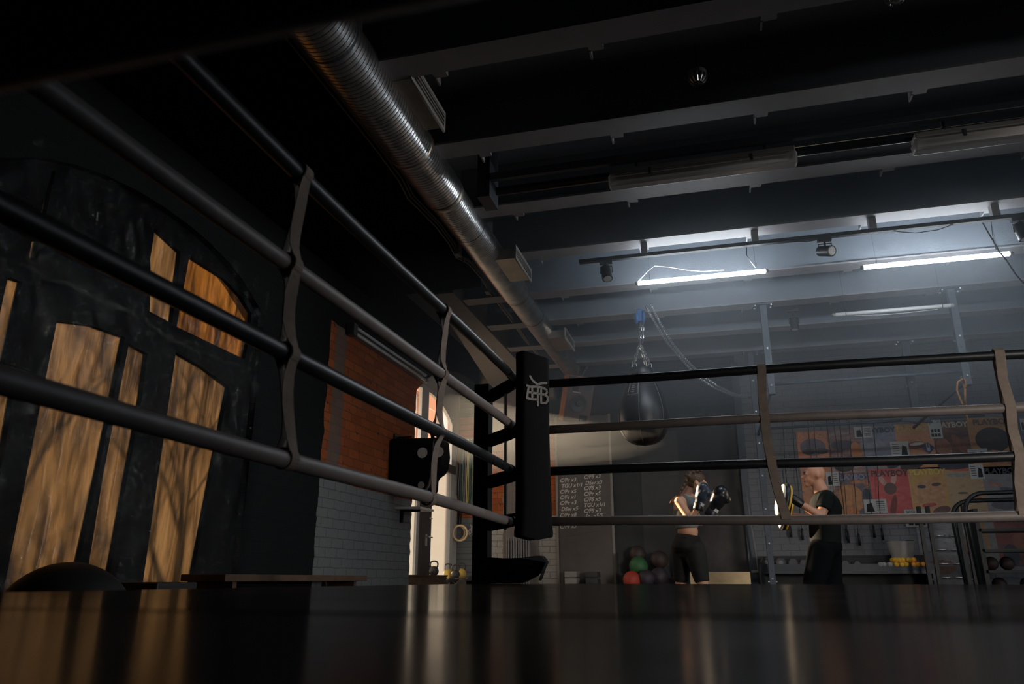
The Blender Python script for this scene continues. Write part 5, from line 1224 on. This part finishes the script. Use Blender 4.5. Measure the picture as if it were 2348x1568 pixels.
body.cap(sn, en, .062, .047).cap(en, wn, .047, .034).cap(sf_, ef, .060, .046).cap(ef, wf, .046, .034)
body.cap(wn, wn + (wn - en).normalized() * .06, .036, .036).cap(wf, wf + (wf - ef).normalized() * .06, .036, .036)
kn1 = Hh(1868, 1342, 8.50); kn1.z = .49; kn2 = Hh(1906, 1342, 8.70); kn2.z = .49; a1 = Vector((kn1.x - .05, 8.47, .09)); a2 = Vector((kn2.x + .14, 8.75, .09))
for hip, kn, an in ((Hh(1884, 1262, 8.52), kn1, a1), (Hh(1898, 1262, 8.68), kn2, a2)):
    body.cap(hip, kn, .09, .06).cap(kn, an, .058, .04).cap(an + Vector((.02, 0, -.04)), an + Vector((-.18, 0, -.055)), .045, .032)
sculpt('body', body, 'skinm', Mn, .011, 4)
ts = MB().cap(sn + Vector((0, .03, 0)), sf_ + Vector((0, -.03, 0)), .080, .080).sph(Hh(1893, 1166), (.162, .205, .185))
ts.lathe([(0, .150), (.05, .153), (.15, .155), (.25, .158), (.34, .12)], Hh(1893, 1246), Hh(1890, 1170) - Hh(1893, 1246), 30, sx=1., sy=1.28)
ts.sph(sn, .082).lathe([(0, .080), ((en - sn).length * .62, .076)], sn, en - sn, 22).sph(sf_, .08).lathe([(0, .078), ((ef - sf_).length * .62, .074)], sf_, ef - sf_, 22).cap(Hh(1886, 1134), Hh(1888, 1150), .082, .11)
sculpt('t_shirt', ts, 'tshirt', Mn, .012, 3)
tr = MB().sph(Hh(1894, 1252), (.160, .190, .13))
for hip, kn, an in ((Hh(1882, 1262, 8.50), kn1, a1), (Hh(1900, 1262, 8.70), kn2, a2)): tr.cap(hip, kn, .128, .112).cap(kn, an + Vector((0, 0, .02)), .112, .105)
sculpt('trousers', tr, 'trousers', Mn, .014, 3)
for s_ in (-1, 1):
    put('eyebrow', MB().cap(hc + Vector((-.102, s_ * .018, .030)), hc + Vector((-.092, s_ * .046, .031)), .006, .004), 'hair', Mn, True)
    put('eye', MB().sph(hc + Vector((-.098, s_ * .031, .010)), (.008, .011, .007)), 'ink', Mn, True)
put('mouth', MB().sph(hc + Vector((-.104, 0, -.064)), (.008, .022, .004)), 'ink', Mn, True)
def mitt(c, d, label, s=1.):
    d = Vector(d).normalized(); yv = Vector((0, 1, 0)); up = d.cross(yv).normalized()
    if up.z < 0: up = -up
    sd = up.cross(d)
    def blob(off, rx_, ry_, rz_):
        m_ = MB().sph((0, 0, 0), (rx_ * s, ry_ * s, rz_ * s), seg=26, rings=16); R_ = Matrix((d, sd, up)).transposed(); m_.v = [c + R_ @ v + d * off * s for v in m_.v]; return m_
    g = put('focus_mitt', blob(.0, .045, .115, .165), 'vinylblack', Mn, True, label=label)
    put('striking_face', blob(.030, .032, .100, .148), 'mitt', g, True, label='white leather face')
    put('trim', MB().tube([c - d * .028 * s + sd * .09 * s * math.cos(a) + up * .14 * s * math.sin(a) for a in [2 * PI * i / 24 for i in range(24)]], .014 * s, 8, True), 'mittyellow', g, True, label='yellow trim')
    lg = MB(); f = c + d * .063 * s
    for (u0, v0, u1, v1) in ((-.05, .03, -.02, .03), (-.035, .03, -.035, -.02), (0, .03, 0, -.02), (0, .03, .03, .01), (.03, .01, 0, .0)): lg.cyl(f + sd * u0 + up * v0 - d * .001, f + sd * u1 + up * v1 - d * .001, .006, seg=6)
    put('printed_mark', lg, 'ink', g)
mitt(Hh(1797, 1148, 8.30), (-1, -.28, .30), 'white focus mitt nearest the camera', 1.12); mitt(Hh(1803, 1182, 8.68), (-1, -.1, .35), 'focus mitt on the far hand', 1.0)
put('wrist_strap', MB().cap(wn + (wn - en).normalized() * -.03, wn + (wn - en).normalized() * .05, .044, .046), 'vinylblack', Mn, True)

# ---------------------------------------------------------------- haze in the hall
k = NT('thin hall haze'); k.n.remove(k.b); vs_ = k.n.new('ShaderNodeVolumePrincipled')
vs_.inputs['Color'].default_value = (.84, .92, 1.0, 1); vs_.inputs['Density'].default_value = .065; vs_.inputs['Anisotropy'].default_value = .25
k.link(vs_.outputs[0], k.out.inputs['Volume']); M['haze'] = k.m
hz = put('haze', MB().bx(-3.3, 6.9, 6.0, 11.6, 2.0, 4.03), 'haze'); tag(hz, 'thin bluish haze hanging in the hall, brightest around the lit tubes', 'haze', kind='stuff')
